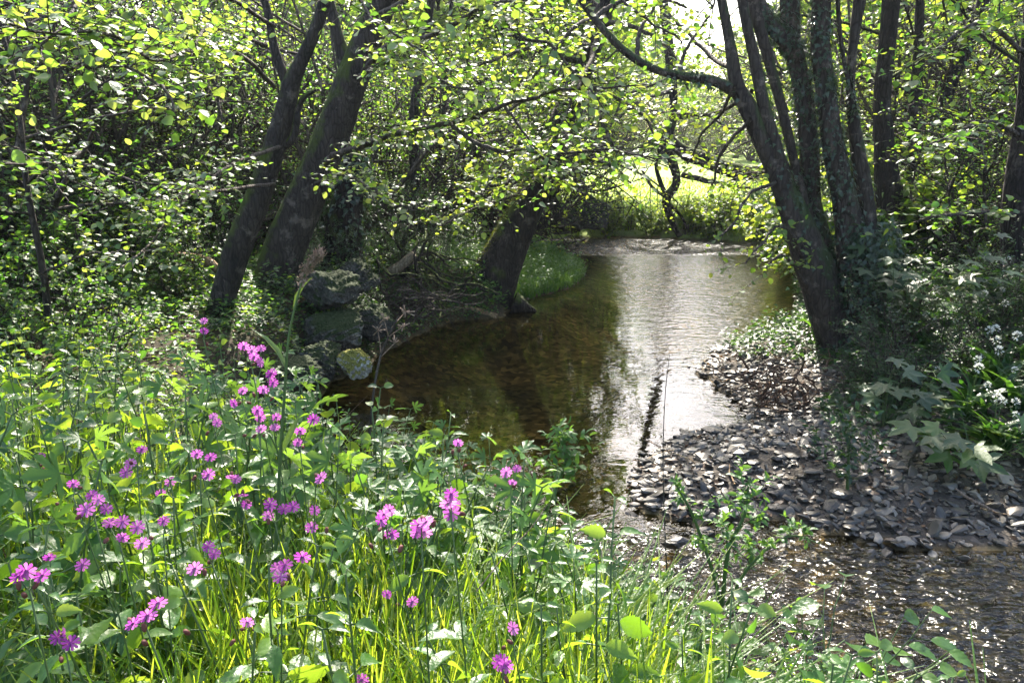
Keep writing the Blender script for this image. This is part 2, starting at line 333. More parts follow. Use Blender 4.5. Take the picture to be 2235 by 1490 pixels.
def field(x, y):
    x = np.atleast_1d(np.asarray(x, float)); y = np.atleast_1d(np.asarray(y, float)); sh_ = x.shape; x = x.ravel(); y = y.ravel()
    best = np.full(len(x), 1e9); ws = np.zeros(len(x)); at = np.zeros((4, len(x))); ins = np.zeros(len(x), bool); n = len(SH)
    for i in range(n):
        a = SH[i]; b = SH[(i+1) % n]; ex, ey = b[0]-a[0], b[1]-a[1]; L = ex*ex+ey*ey
        t = np.clip(((x-a[0])*ex+(y-a[1])*ey)/L, 0, 1); d = np.hypot(x-a[0]-t*ex, y-a[1]-t*ey); best = np.minimum(best, d)
        wt = math.sqrt(L)/(d*d+.04)**1.5; ws += wt
        for k in range(4): at[k] += wt*a[2+k]
        c = ((a[1] > y) != (b[1] > y)) & (x < (b[0]-a[0])*(y-a[1])/((b[1]-a[1]) or 1e-9)+a[0]); ins ^= c
    at /= ws
    return best, ins, at, x, y, sh_
def sstep(t): t = np.clip(t, 0, 1); return t*t*(3-2*t)
def vnoise(x, y): return (np.sin(x*1.7+1.3*np.sin(y*1.1))*np.sin(y*1.9+.8)+.5*np.sin(x*4.1+y*2.3)*np.sin(y*4.7-x)+.25*np.sin(x*9.3-y*5)*np.sin(y*8.1+x*3))
def H(x, y, full=False):
    s, ins, at, x, y, shp = field(x, y)
    A, wd, sl_, cap = at
    ramp_ = sstep(s/wd)**.8
    h = A*ramp_+np.minimum(sl_*s, cap)+.02
    h += .45*sstep((x-2.9)/1.6)*sstep((y-4.0)/1.2)*sstep((16-y)/4)*sstep(s/.6)
    h += np.clip((-3.2-x)*.28, 0, 3.2)*sstep((y-5.0)/3)*sstep((40-y)/12)
    h += .35*sstep((y-26)/40)
    h += vnoise(x, y)*.03*sstep(s/.3)
    dep = -(.34*sstep(s/1.3)+.03)*np.where(y < 4.6, .62, 1)+vnoise(x*2, y*2)*.02*sstep(s/.4)
    z = np.where(ins, dep, h)
    if full: return z, s, ins, at, x, y
    return z.reshape(shp)
def h1(x, y): return float(H(x, y)[0])
def axis(lo, hi, fine_lo, fine_hi, st, grow=1.12):
    a = list(np.arange(fine_lo, fine_hi, st)); d = st; v = a[-1]
    while v < hi: d *= grow; v += d; a.append(v)
    d = st; v = a[0]; b = []
    while v > lo: d *= grow; v -= d; b.append(v)
    return np.array(b[::-1]+a)
ax = axis(-160, 160, -5, 7, .09); ay = axis(-12, 260, .4, 17.5, .09)
X, Y = np.meshgrid(ax, ay); Z, S, INS, AT, xf, yf = H(X, Y, True)
g = Geo(); ny, nx = X.shape; i = np.arange(ny-1)[:, None]*nx+np.arange(nx-1)[None]
g.add(np.stack([xf, yf, Z], -1), [np.stack([i, i+1, i+1+nx, i+nx], -1).reshape(-1, 4)])
gr = g.build('ground', groundmat()); tag(gr, kind='structure')
def vattr(o, name, vals): a = o.data.attributes.new(name, 'FLOAT', 'POINT'); a.data.foreach_set('value', np.asarray(vals, np.float32).ravel())
vattr(gr, 'bed', np.where(INS, 1, 0)); 
gravm = (np.abs(AT[0]-.09) < .06)*sstep((3.3-S)/1.0)*(yf < 11)*(1-sstep((xf-3.6)/1.2)*(yf > 3.9)); vattr(gr, 'grav', np.where(INS, 0, gravm))
vattr(gr, 'mead', sstep((yf-17)/1.5)*sstep((xf+2)/3+.5)*(~INS))
g = Geo(); wx = np.linspace(-5, 11, 90); wy = np.linspace(.3, 18.2, 120); WX, WY = np.meshgrid(wx, wy); i = np.arange(119)[:, None]*90+np.arange(89)[None]
g.add(np.stack([WX.ravel(), WY.ravel(), 0*WX.ravel()], -1), [np.stack([i, i+1, i+91, i+90], -1).reshape(-1, 4)])
wa = g.build('stream_water', watermat()); tag(wa, kind='structure')
rif = np.maximum(.58*sstep((4.7-WY)/.8), sstep((WY-15.4)/.5)); rif = np.maximum(rif, .25*sstep((WX-1.2)/.8)*sstep((WY-4)/2)); vattr(wa, 'riffle', rif)

# ------------------------------------------------------------------ stones
def ico(sub):
    import bmesh
    b = bmesh.new(); bmesh.ops.create_icosphere(b, subdivisions=sub, radius=1); b.verts.ensure_lookup_table()
    v = np.array([x.co[:] for x in b.verts]); f = np.array([[q.index for q in fc.verts] for fc in b.faces]); b.free(); return v, f
IV1, IF1 = ico(2); IV2, IF2 = ico(3); IV3, IF3 = ico(5)
def rockshape(v, s, rough=.2, seed=0, chop=3):
    r = np.random.default_rng(seed); v = v.copy()
    for k in range(chop):
        n = norm(r.normal(0, 1, 3)); dd = r.uniform(.45, .75); e = v@n-dd; v = v-np.clip(e, 0, None)[:, None]*n*.9
    v = v*(1+rough*.6*(np.sin(v@r.normal(0, 2.5, 3)+1)*.5+np.sin(v@r.normal(0, 5, 3))*.3+np.sin(v@r.normal(0, 11, 3))*.15))[:, None]
    return v*np.asarray(s)
SPRO = [(rockshape(IV1, (1, r_, t_), .14, k, 10)) for k, (r_, t_) in enumerate([(.7, .32), (.6, .4), (.8, .28), (.55, .3), (.75, .45), (.65, .25)])]
pts = []
r2 = np.random.default_rng(3)
while len(pts) < 11000:
    x = r2.uniform(.2, 6.2, 20000); y = r2.uniform(2.3, 9.6, 20000); z, s, ins, at, _, _ = H(x, y, True)
    ok = (((~ins) & (np.abs(at[0]-.09) < .05) & (s < 2.9)) | (ins & (y < 5.6) & (y > 4.3) & (r2.random(20000) < .3)) | (ins & (y <= 4.3) & (r2.random(20000) < .10)) | (ins & (s < .25) & (x > 1))) & ~((x > 4.2) & (y > 4.6))
    ok &= r2.random(20000) < np.clip(1.6-y/9, .3, 1)
    pts += list(zip(x[ok], y[ok], z[ok], ins[ok]))
pts = pts[:11000]
big = []
cand = sorted([p for p in pts if not p[3] and p[1] < 6.3], key=lambda p: p[1])
r2.shuffle(cand); used = []
for p in cand:
    if len(used) >= 290: break
    if all((p[0]-q[0])**2+(p[1]-q[1])**2 > .012 for q in used): used.append(p)
PROT = []
for k in range(6):
    g = Geo(); v = rockshape(IV1, (1, [.7, .6, .8, .55, .75, .65][k], [.30, .36, .26, .28, .4, .24][k]), .14, k+20, 11); g.add(v, [IF1], k/6)
    PROT.append(g.build('river_stone', M_stone, smooth=False))
for k, p in enumerate(used):
    o = PROT[k] if k < 6 else PROT[k % 6].copy()
    if k >= 6: COL.objects.link(o)
    s = min(.035*math.exp(r2.normal(.25, .42)), .12)
    o.location = (p[0], p[1], p[2]+s*.2); o.rotation_euler = (r2.normal(0, .35), r2.normal(0, .35), r2.uniform(0, 6.3)); o.scale = (s, s, s)
    tag(o, 'flat grey river stone lying loose among the others on the gravel bar', 'stone', 'larger stones strewn over the gravel bar')
g = Geo()
pa = np.array([p[:3] for p in pts]); sz = np.minimum(.024*np.exp(r2.normal(.1, .5, len(pa))), .075)*np.where(r2.random(len(pa)) < .15, 1.3, 1); kk = r2.integers(0, 6, len(pa))
LI, LF = ico(1)
for k in range(6):
    q = kk == k; n = q.sum(); th = r2.uniform(0, 6.3, n); nm = np.tile([0, 0, 1.], (n, 1))+r2.normal(0, .4, (n, 3)); dr = np.stack([np.cos(th), np.sin(th), 0*th], -1)
    far = pa[q][:, 1] > 5.0
    for sel, (tv, tf) in ((far, (rockshape(LI, (.9, [.7, .6, .8, .55, .75, .65][k], .35), .12, k, 2), LF)), (~far, (SPRO[k], IF1))):
        if sel.sum(): scatter(g, tv, [tf], pa[q][sel]+[0, 0, .006], frames(dr[sel], nm[sel]), sz[q][sel], r2.random(sel.sum()))
o = g.build('gravel', M_stone, smooth=False); tag(o, 'small flat grey pebbles covering the gravel bar and shallow stream bed', kind='stuff')

def rock(name, label, c, s, seed, m, rz=0, group=None, cat='rock'):
    g = Geo(); v = rockshape(IV3, (1, 1, 1), .22, seed, 8); rr_ = np.random.default_rng(seed); v = v*(1+.035*sum(np.sin(v@rr_.normal(0, f_, 3)+f_) for f_ in (9, 14, 22, 35, 50)))[:, None]*np.asarray(s)
    g.add(v, [IF3]); o = g.build(name, m); o.location = c; o.rotation_euler = (0, 0, rz); tag(o, label, cat, group); return o
def at_(px, py, d): return tuple(P(px, py, d))
grp = 'boulders shoring up the left bank'
rock('boulder', 'large square grey boulder on the left bank right of the mossy trunks', at_(715, 635, 7.7), (.34, .36, .27), 1, B_rock, .3, grp)
rock('boulder', 'long dark boulder under the square grey boulder at the water', at_(735, 725, 7.35), (.38, .36, .26), 2, B_rock, -.2, grp)
rock('boulder', 'low dark boulder at the foot of the bank by the dark pool', at_(808, 712, 7.9), (.24, .3, .24), 5, B_rock, .5, grp)
rock('boulder', 'tilted grey boulder between the flat one and the dark pool', at_(700, 790, 6.9), (.26, .26, .18), 12, B_rock, .8, grp)
rock('boulder', 'pale flat boulder at the stream edge behind the pink flowers', at_(625, 815, 6.4), (.30, .26, .14), 4, B_rock, .1, grp)
rock('boulder', 'dark boulder between the foot of the two mossy trunks', at_(560, 690, 7.7), (.36, .36, .28), 6, B_rock, .9, grp)
rock('boulder', 'round mossy boulder highest on the bank above the square grey one', at_(770, 600, 8.6), (.30, .3, .24), 16, B_rock, .9, grp)
rock('mossy_stone', 'small sunlit stone with a yellow moss cap standing in the stream', at_(770, 800, 6.85), (.155, .15, .16), 7, B_rocklit, .4)
rock('boulder', 'big dark rounded boulder on the far shore before the bright meadow', at_(1300, 468, 18.3), (.46, .5, .58), 18, B_rock, .2)
rock('boulder', 'dark low rock beside the far boulder behind the leaning trunk', at_(1225, 482, 17.9), (.5, .5, .42), 9, B_rock, .7)
rock('flat_stone', 'pale block of stone lying in the glittering shallows', tuple(G(1475, 1185, .05)), (.075, .05, .04), 10, M_stone, .5)
rock('flat_stone', 'dark flat slab at the far tip of the gravel bar', tuple(G(1590, 760, .04)), (.22, .12, .05), 11, M_stone, .2)
rock('flat_stone', 'long dark slab on the gravel bar near the large tree', tuple(G(1715, 735, .12)), (.28, .16, .08), 12, M_stone, .1)

# ------------------------------------------------------------------ trees
def pathd(pl, n=None, d=None):
    """polyline of (px,py,half-width px[,depth]) -> points, radii"""
    q = []; r = []
    for e in pl:
        dd = e[3] if len(e) > 3 else d
        q.append(P(e[0], e[1], dd)); r.append(wpx(e[2], dd))
    n = n or max(10, len(pl)*5)
    q = spline(q, n); r = np.interp(np.linspace(0, 1, n), np.linspace(0, 1, len(r)), r); return q, r
def trunk(g, pl, d=None, sides=14, lump=.07, n=None, tint=.5):
    q, r = pathd(pl, n, d); tube(g, q, r, sides, tint, lump); return q, r
def ivy(g, q, r, n, size=.045, t0=0, t1=1, out=.5):
    k = len(q)-1; t = rng.uniform(t0, t1, n)*k*.999; i = t.astype(int); f = (t-i)[:, None]
    c = q[i]*(1-f)+q[i+1]*f; rr = (r[i]*(1-f[:, 0])+r[i+1]*f[:, 0]); ax_ = norm(q[i+1]-q[i]); v = rng.normal(0, 1, (n, 3)); v -= ax_*(v*ax_).sum(1)[:, None]; v = norm(v)
    pos = c+v*(rr*(1+rng.exponential(.25*out, n))+.01)[:, None]
    ld = v*.5+rng.normal(0, .4, (n, 3)); ld[:, 2] -= .7; nm = v+np.array([0, 0, .5])+rng.normal(0, .35, (n, 3))
    scatter(g, IVY[0], IVY[1], pos, frames(ld, nm), size*rng.uniform(.6, 1.2, n))
def near_spray(tree, pl, spacing=.09, tw=(.14, .38), leaf=.06, nl=6, n=None, t0=.25, tmpl=ROUND, m=None, flat=.75, drop=.05, dens=1, ln='leaves', sub=1):
    """one branch of a tree drawn as polyline, hung with leafy twigs: branch (> leaves)"""
    q, r = pathd(pl, n or len(pl)*6); q = q+np.cumsum(rng.normal(0, .006, q.shape), 0)
    g = Geo(); tube(g, q, r, 6, cap=False); A = []
    L = np.concatenate([[0], np.cumsum(np.linalg.norm(np.diff(q, axis=0), axis=1))]); s = L[-1]*t0
    k = 0
    while s < L[-1]:
        i = min(np.searchsorted(L, s)-1, len(q)-2); f = (s-L[i])/(L[i+1]-L[i]); p = q[i]+(q[i+1]-q[i])*f; dr = norm(q[i+1]-q[i])
        sv = norm(np.cross(dr, [0, 0, 1.])+1e-4)*(1 if k % 2 else -1); k += 1
        dd = dr*.6+sv*rng.uniform(.3, 1)+np.array([0, 0, rng.normal(.05, .35)])
        ln_ = rng.uniform(*tw)*1.0; tp = path_grow(p, dd, ln_, 5, .14, -.01); tube(g, tp, np.linspace(.0035, .0015, 6), 3, cap=False)
        twig_leaves(A, tp, leaf, nl, flat, drop)
        if sub and rng.random() < .6:
            tp2 = path_grow(tp[2], dd+rng.normal(0, .7, 3), ln_*.6, 4, .14, 0); tube(g, tp2, np.linspace(.0025, .0012, 5), 3, cap=False); twig_leaves(A, tp2, leaf*.85, max(3, nl-2), flat, drop)
        s += spacing*.75*rng.uniform(.6, 1.5)/dens
    o = g.build('branch', B_twig, tree)
    g2 = Geo(); bake_leaves(g2, A, tmpl); g2.build(ln, m or M_alder, o)
    return o
def crown(tree, spec, leaf=.09, m=None, nl=6, name='crown', bm=None, tmpl=ROUND):
    """limbs from points: (p, dir, L, r)"""
    g = Geo(); A = []
    for p, d, L, r, nch in spec: branchy(g, A, p, d, L, r, 0, 2, nch, leaf, nl, .13, .02, .9, .55)
    o = g.build('limb', bm or B_grey, tree); g2 = Geo(); bake_leaves(g2, A, tmpl); g2.build('leaves', m or M_alder, o); return o
V = lambda *a: np.array(a, float)

# tree 1: slim mossy trunk at the left
t1 = thing('alder_tree', 'slim mossy alder leaning right from the left bank, forked near the top', 'tree', (0, 0, 0))
g = Geo()
q1, r1 = trunk(g, [(440, 860, 38), (455, 760, 32), (487, 650, 31), (520, 540, 33), (560, 440, 31), (596, 330, 27), (622, 240, 24), (637, 180, 22), (660, 130, 16), (690, 60, 15), (716, -30, 15), (745, -200, 13), (800, -500, 10), (840, -800, 4)], 7.2, 16, .08, 60)
trunk(g, [(632, 200, 13), (600, 110, 10), (585, 30, 9), (560, -60, 8), (520, -260, 6), (470, -500, 3)], 7.2, 10, .06)
trunk(g, [(600, 330, 10), (640, 300, 10), (655, 225, 7), (690, 195, 4)], 7.2, 8, .1)
g.build('trunk', B_moss, t1)
crown(t1, [(q1[k], V(*d), L, .035, (4, 5, 4)) for k, d, L in [(46, (-1, .3, .5), 1.8), (50, (.8, .8, .5), 1.6), (54, (-.4, -1, .5), 1.8), (57, (.2, .5, .9), 1.6)]], .075)
for pl in [
    [(600, 190, 6, 7.0), (520, 128, 5, 5.6), (420, 118, 4, 4.6), (330, 125, 4, 4.0), (230, 72, 4, 3.6), (100, 68, 3, 3.3), (-60, 25, 3, 3.0)],
    [(600, 60, 5, 6.8), (430, -40, 5, 5.0), (260, 30, 4, 3.9), (300, 120, 4, 3.6), (400, 190, 4, 3.4), (440, 250, 2, 3.3)],
    [(560, -60, 6, 6.5), (300, -120, 5, 4.6), (120, 40, 4, 3.6), (40, 110, 3, 3.2), (-40, 190, 2, 3.0)],
    [(580, 100, 6, 7.0), (480, 60, 5, 5.8), (435, 90, 4, 4.8), (425, 200, 2, 4.2)],
    [(610, 320, 5, 7.0), (480, 370, 4, 5.5), (330, 510, 3, 4.6), (260, 570, 2, 4.3)],
    [(600, 400, 5, 7.0), (450, 420, 4, 5.6), (300, 430, 3, 4.8), (180, 400, 2, 4.4), (60, 360, 2, 4.2)]]:
    near_spray(t1, pl, .065, leaf=.054, t0=.35)

# tree 2: bigger trunk behind
t2 = thing('alder_tree', 'thick mossy alder leaning right just behind the slim one', 'tree')
g = Geo()
q2, r2_ = trunk(g, [(520, 880, 69), (555, 760, 58), (590, 640, 53), (630, 520, 49), (680, 400, 44), (725, 290, 42), (765, 180, 39), (800, 90, 37), (835, 0, 35), (880, -130, 32), (960, -400, 25), (1010, -800, 12)], 8.3, 18, .08, 60)
trunk(g, [(770, 190, 26), (740, 90, 14), (722, 20, 13), (700, -80, 11), (660, -300, 5)], 8.3, 10, .06)
g.build('trunk', B_moss, t2)
crown(t2, [(q2[k], V(*d), L, .045, (4, 5, 4)) for k, d, L in [(44, (1, .1, .4), 1.7), (48, (-.6, .9, .5), 1.8), (52, (.3, -1, .5), 1.8), (56, (.6, .6, .6), 1.8), (58, (-.9, -.3, .6), 1.6)]], .075)
for pl in [
    [(715, 350, 9, 8.2), (745, 338, 8, 7.4), (880, 290, 7, 6.0), (980, 265, 6, 5.2), (1080, 228, 5, 4.8), (1200, 182, 4, 4.6), (1300, 166, 3, 4.5), (1420, 150, 2, 4.4)],
    [(980, 268, 5, 5.2), (1040, 312, 5, 5.0), (1130, 332, 4, 4.9), (1240, 336, 4, 4.8), (1360, 340, 3, 4.8), (1440, 355, 2, 4.8)],
    [(790, 160, 8, 8.2), (840, 105, 7, 6.8), (930, 92, 6, 5.6), (1020, 60, 5, 5.0), (1080, 32, 4, 4.7), (1180, 30, 3, 4.4)],
    [(780, 170, 6, 8.2), (860, 135, 5, 6.5), (930, 163, 4, 5.6), (990, 207, 3, 5.2), (1110, 205, 2, 5.0)],
    [(820, 40, 7, 8.2), (960, -30, 6, 6.2), (1080, -10, 5, 5.2), (1140, 65, 4, 4.6), (1230, 110, 3, 4.4), (1330, 235, 2, 4.2)],
    [(690, 400, 5, 8.0), (745, 395, 4, 6.8), (810, 432, 4, 5.8), (860, 470, 3, 5.4), (930, 500, 2, 5.2)],
    [(850, -30, 6, 8.0), (760, -100, 5, 5.6), (800, 10, 4, 4.2), (860, 60, 3, 3.9), (960, 130, 2, 3.7)],
    [(960, -30, 6, 6.2), (1200, -90, 5, 5.6), (1330, -20, 4, 5.2), (1420, 60, 3, 5.0), (1500, 110, 2, 4.9)],
    [(1100, 225, 4, 4.8), (1150, 300, 3, 4.7), (1190, 370, 3, 4.8), (1180, 410, 2, 4.8)]]:
    near_spray(t2, pl, .075, leaf=.054, t0=.3)

# ivy-laden dark stump behind trunk 2
st = thing('tree_stump', 'dark ivy-clad stump leaning behind the thick mossy alder', 'stump')
g = Geo(); q, r = trunk(g, [(745, 620, 60), (750, 500, 46), (765, 400, 36), (775, 335, 25)], 9.2, 14, .14); g.build('trunk', B_dark, st)
g = Geo(); ivy(g, q, r, 900, .06, out=1.0); g.build('ivy', M_ivy, st)

# centre leaning trunk
t3 = thing('willow_tree', 'thick dark tree leaning right over the pool with a yellow moss rim', 'tree')
g = Geo(); q3, r3 = trunk(g, [(1030, 720, 88), (1058, 662, 70), (1082, 600, 58), (1118, 520, 46), (1156, 440, 38), (1187, 375, 34), (1215, 300, 30), (1260, 180, 27), (1310, 50, 24), (1360, -100, 20), (1400, -260, 12)], 10.6, 20, .06, 50)
trunk(g, [(1040, 650, 40), (1005, 672, 24), (960, 700, 12), (925, 715, 5)], 10.4, 10, .15)
trunk(g, [(1120, 660, 30), (1150, 672, 14), (1170, 680, 6)], 10.4, 8, .15)
g.build('trunk', B_dark, t3)
g = Geo(); k = 5200; tt = rng.random(k)**1.2*.58*49+.5; i = tt.astype(int); c = q3[i]; ra = r3[i]
v = norm(np.stack([-1+rng.normal(0, .35, k), rng.normal(.1, .6, k), .75+rng.normal(0, .4, k)], -1)); pos = c+v*(ra*1.02)[:, None]
scatter(g, NARROW[0], NARROW[1], pos, frames(v+rng.normal(0, .5, (k, 3)), rng.normal(0, 1, (k, 3))), rng.uniform(.01, .03, k), rng.uniform(0, 1, k)); g.build('moss', M_moss, t3)
crown(t3, [(q3[k], V(*d), L, .05, (4, 5, 4)) for k, d, L in [(36, (-1, -.3, .3), 1.8), (40, (-.7, .6, .5), 1.8), (44, (-.2, -.8, .4), 1.6), (47, (.2, .8, .4), 1.6)]], .075)
for pl in [
    [(1215, 300, 8, 10.4), (1150, 330, 6, 9.6), (1100, 345, 4, 9.0), (1040, 420, 2, 8.6)],
    [(1225, 280, 8, 10.4), (1270, 330, 5, 9.4), (1330, 350, 4, 9.0), (1380, 385, 2, 8.8)],
    [(1240, 220, 8, 10.4), (1160, 210, 6, 9.4), (1080, 260, 4, 8.8), (1000, 300, 2, 8.4)],
    [(1260, 180, 8, 10.4), (1330, 210, 5, 9.6), (1400, 260, 4, 9.2), (1440, 330, 2, 9.0)],
    [(1290, 100, 8, 10.4), (1190, 90, 6, 9.5), (1100, 120, 4, 9.0), (1010, 160, 2, 8.6)],
    [(1310, 50, 8, 10.4), (1390, 60, 5, 9.6), (1460, 110, 4, 9.2), (1500, 200, 2, 9.0)],
    [(1200, 340, 7, 10.3), (1170, 365, 5, 9.8), (1150, 375, 4, 9.4), (1210, 380, 2, 9.2)],
    [(1200, 340, 7, 10.3), (1130, 380, 5, 9.8), (1080, 400, 4, 9.4), (1020, 380, 2, 9.2)],
    [(1260, 180, 7, 10.2), (1220, 230, 5, 9.4), (1180, 300, 4, 9.0), (1140, 350, 2, 8.9)],
    [(1300, 90, 7, 10.2), (1280, 170, 5, 9.4), (1240, 250, 4, 9.0), (1210, 330, 2, 8.9)],
    [(1320, 40, 7, 10.2), (1260, 60, 5, 9.4), (1200, 140, 4, 9.0), (1150, 210, 2, 8.9)],
    [(1250, 200, 7, 10.2), (1300, 240, 5, 9.4), (1330, 290, 4, 9.0), (1350, 330, 2, 8.9)],
    [(1190, 370, 6, 10.3), (1130, 420, 4, 9.9), (1040, 450, 3, 9.6), (960, 490, 2, 9.3)]]:
    near_spray(t3, pl, .10, (.25, .6), leaf=.075, nl=8, t0=.2, m=M_far)

# background slim trunks
def slim(label, pl, d, bark=B_grey, cr=True, name='sapling', cat='sapling', leaf=.07, m=None, up=1.4):
    t = thing(name, label, cat); g = Geo(); q, r = trunk(g, pl, d, 8, .05); g.build('trunk', bark, t)
    if cr: crown(t, [(q[int(len(q)*f)], norm(V(math.cos(a), math.sin(a), .5)), up*rng.uniform(.6, 1), .02, (4, 4, 3)) for f, a in [(.55, 0), (.65, 2.2), (.75, 4.1), (.85, 1.2), (.92, 5.2), (.97, 3)]], leaf, m or M_far, bm=bark)
    return t
slim('slim grey sapling standing between the thick alder and the leaning dark tree', [(920, 520, 15), (912, 440, 13), (903, 330, 12), (905, 230, 11), (925, 110, 10), (945, -40, 9), (960, -300, 6)], 11.5)
slim('thin pale sapling just right of the slim grey one', [(945, 470, 8), (955, 380, 7), (968, 260, 6), (975, 150, 5), (990, -60, 4)], 13)
s = slim('thin bent sapling at the left edge of the near bank', [(108, 700, 10), (98, 620, 9), (85, 540, 8), (70, 470, 8), (55, 380, 7), (45, 270, 6), (25, 150, 5), (-10, 20, 4)], 5.6, cr=False)
for pl in [[(70, 470, 4, 5.6), (20, 460, 3, 5.4), (-30, 430, 2, 5.2)], [(60, 400, 4, 5.6), (120, 350, 3, 5.3), (190, 270, 2, 5.0)], [(95, 600, 3, 5.6), (180, 560, 3, 5.3), (260, 550, 2, 5.1), (370, 545, 2, 5.0)], [(50, 310, 4, 5.6), (0, 250, 3, 5.4), (-40, 200, 2, 5.2)]]:
    near_spray(s, pl, .1, leaf=.05)
fs = slim('small crooked tree standing before the bright meadow on the far shore', [(1485, 515, 9), (1462, 470, 9), (1455, 435, 11), (1476, 400, 10), (1470, 360, 11), (1452, 330, 17.8), (1455, 295, 17.8), (1470, 250, 8), (1465, 150, 13), (1450, 20, 12), (1440, -80, 11), (1420, -260, 8)], 18.2, B_dark, False, 'small_tree', 'tree')
g = Geo(); trunk(g, [(1456, 432, 6), (1440, 395, 6), (1432, 360, 5), (1440, 330, 4)], 18.2, 6); trunk(g, [(1456, 432, 5), (1425, 410, 4), (1400, 370, 3)], 18.2, 6); trunk(g, [(1455, 440, 5), (1485, 470, 4), (1500, 500, 3)], 18.2, 6)
trunk(g, [(1460, 300, 10), (1490, 330, 16), (1540, 350, 18), (1600, 372, 18), (1680, 380, 16)], 18.2, 8, .1); g.build('limb', B_dark, fs)
for pl in [[(1490, 380, 8, 18.2), (1540, 395, 7, 17.8), (1640, 410, 3, 17)], [(1470, 260, 6, 18.2), (1540, 250, 4, 17.5), (1600, 280, 3, 17)], [(1465, 200, 6, 18.2), (1400, 220, 4, 17.5), (1350, 260, 3, 17)]]:
    near_spray(fs, pl, .14, (.3, .7), leaf=.08, nl=7, m=M_far)

# right cluster
t4 = thing('ash_tree', 'many-stemmed ivy-clad tree standing on the right bank beside the gravel bar', 'tree')
D = 7.6
stems = [
 ([(1850, 800, 59), (1815, 700, 54), (1783, 600, 49), (1745, 500, 38), (1706, 400, 26), (1663, 300, 23), (1630, 230, 21), (1608, 185, 17), (1594, 100, 12), (1577, 10, 11), (1556, -90, 10), (1510, -260, 8), (1470, -500, 4)], D, 0),
 ([(1615, 205, 16), (1560, 178, 12), (1500, 168, 11), (1440, 155, 10), (1385, 128, 10), (1335, 85, 9), (1285, 25, 8), (1250, -30, 7), (1180, -140, 5)], D, 0),
 ([(1770, 560, 23), (1735, 450, 14), (1698, 340, 15), (1665, 220, 14), (1645, 120, 13), (1625, 30, 12), (1605, -100, 11), (1590, -400, 6)], D-.05, 0),
 ([(1800, 620, 22), (1765, 480, 15), (1740, 380, 11), (1705, 230, 12), (1672, 110, 12), (1645, 10, 14), (1620, -120, 11)], D+.15, 0),
 ([(1655, 0, 14), (1680, 50, 17), (1715, 85, 20), (1745, 130, 18)], D+.2, 1),
 ([(1850, 760, 45), (1805, 600, 40), (1772, 450, 25), (1765, 320, 24), (1752, 200, 23), (1728, 90, 20), (1722, 0, 23), (1715, -150, 20), (1700, -500, 11)], D+.25, 1),
 ([(1890, 740, 50), (1868, 600, 45), (1845, 450, 29), (1818, 320, 25), (1802, 200, 22), (1790, 90, 22), (1797, -40, 22), (1810, -200, 18), (1830, -500, 9)], D, 1),
 ([(1900, 720, 40), (1893, 560, 32), (1884, 420, 23), (1868, 300, 16), (1856, 200, 11), (1862, 100, 11), (1876, 0, 15), (1895, -120, 12), (1920, -400, 6)], D+.1, 0),
 ([(1868, 260, 5), (1845, 150, 5), (1832, 60, 5), (1826, -60, 5)], D+.05, 0),
 ([(1930, 730, 36), (1915, 600, 27), (1890, 480, 11), (1880, 380, 7), (1872, 300, 5)], D+.3, 1),
 ([(1850, 760, 27), (1830, 640, 20), (1780, 520, 14), (1765, 460, 7), (1700, 320, 6), (1670, 200, 5), (1655, 120, 4)], D+.5, 1)]
g = Geo(); gi = Geo(); qs = []
for pl, d, iv in stems:
    q, r = trunk(g, pl, d, 14, .09, 44); qs.append((q, r))
    if iv: ivy(gi, q, r, 1900 if len(pl) > 7 else 400, .045, .1, .95, .45)
    else: ivy(gi, q, r, 120, .045, 0, .35, .7)
ivy(gi, spline([P(1900, 760, D), P(1900, 600, D), P(1890, 480, D)], 20), np.linspace(.40, .2, 20), 3200, .055, out=.25)
g.build('trunk', B_grey, t4); gi.build('ivy', M_ivy, t4)
sp_ = []
for si, k, d, L in [(5, 36, (-.3, .8, .5), 2.2), (5, 40, (.5, -.8, .4), 2.0), (6, 34, (.9, -.2, .5), 2.3), (6, 38, (.3, .9, .5), 2.4), (6, 42, (-.3, -.8, .6), 2.0), (7, 36, (1, .2, .4), 2.4), (7, 40, (.6, .8, .5), 2.2)]:
    sp_.append((qs[si][0][k], V(*d), L, .05, (5, 5, 4)))
crown(t4, sp_, .085)
for pl in [
    [(1690, 400, 5, 7.5), (1640, 430, 4, 7.0), (1600, 490, 3, 6.8), (1570, 520, 2, 6.7)],
    [(1750, 560, 5, 7.5), (1700, 500, 4, 7.0), (1660, 510, 3, 6.8), (1620, 560, 2, 6.7)],
    [(1760, 620, 5, 7.4), (1720, 560, 4, 7.0), (1690, 560, 3, 6.9), (1665, 600, 2, 6.8)],
    [(1600, 190, 5, 7.5), (1570, 250, 4, 7.8), (1530, 300, 3, 8.0), (1500, 360, 2, 8.2)],
    [(1640, 260, 5, 7.5), (1590, 330, 4, 7.8), (1560, 400, 3, 8.0)],
    [(1390, 125, 6, 7.6), (1400, 60, 5, 7.8), (1430, 10, 3, 8.0), (1450, -30, 2, 8.1)],
    [(1480, 160, 5, 7.6), (1500, 90, 4, 7.8), (1540, 40, 3, 8.0)],
    [(1300, 40, 6, 7.6), (1350, 10, 5, 7.8), (1420, -10, 4, 8.1), (1500, 20, 3, 8.4)],
    [(1600, 150, 6, 7.8), (1560, 120, 5, 8.3), (1500, 60, 4, 8.8), (1460, 20, 3, 9.2)],
    [(1640, 200, 6, 7.9), (1580, 240, 5, 8.6), (1500, 250, 4, 9.2), (1420, 240, 3, 9.6)],
    [(1700, 380, 5, 7.7), (1640, 380, 4, 8.3), (1580, 400, 3, 8.6)]]:
    near_spray(t4, pl, .12, (.2, .45), leaf=.06, nl=6, m=M_far, t0=.3)

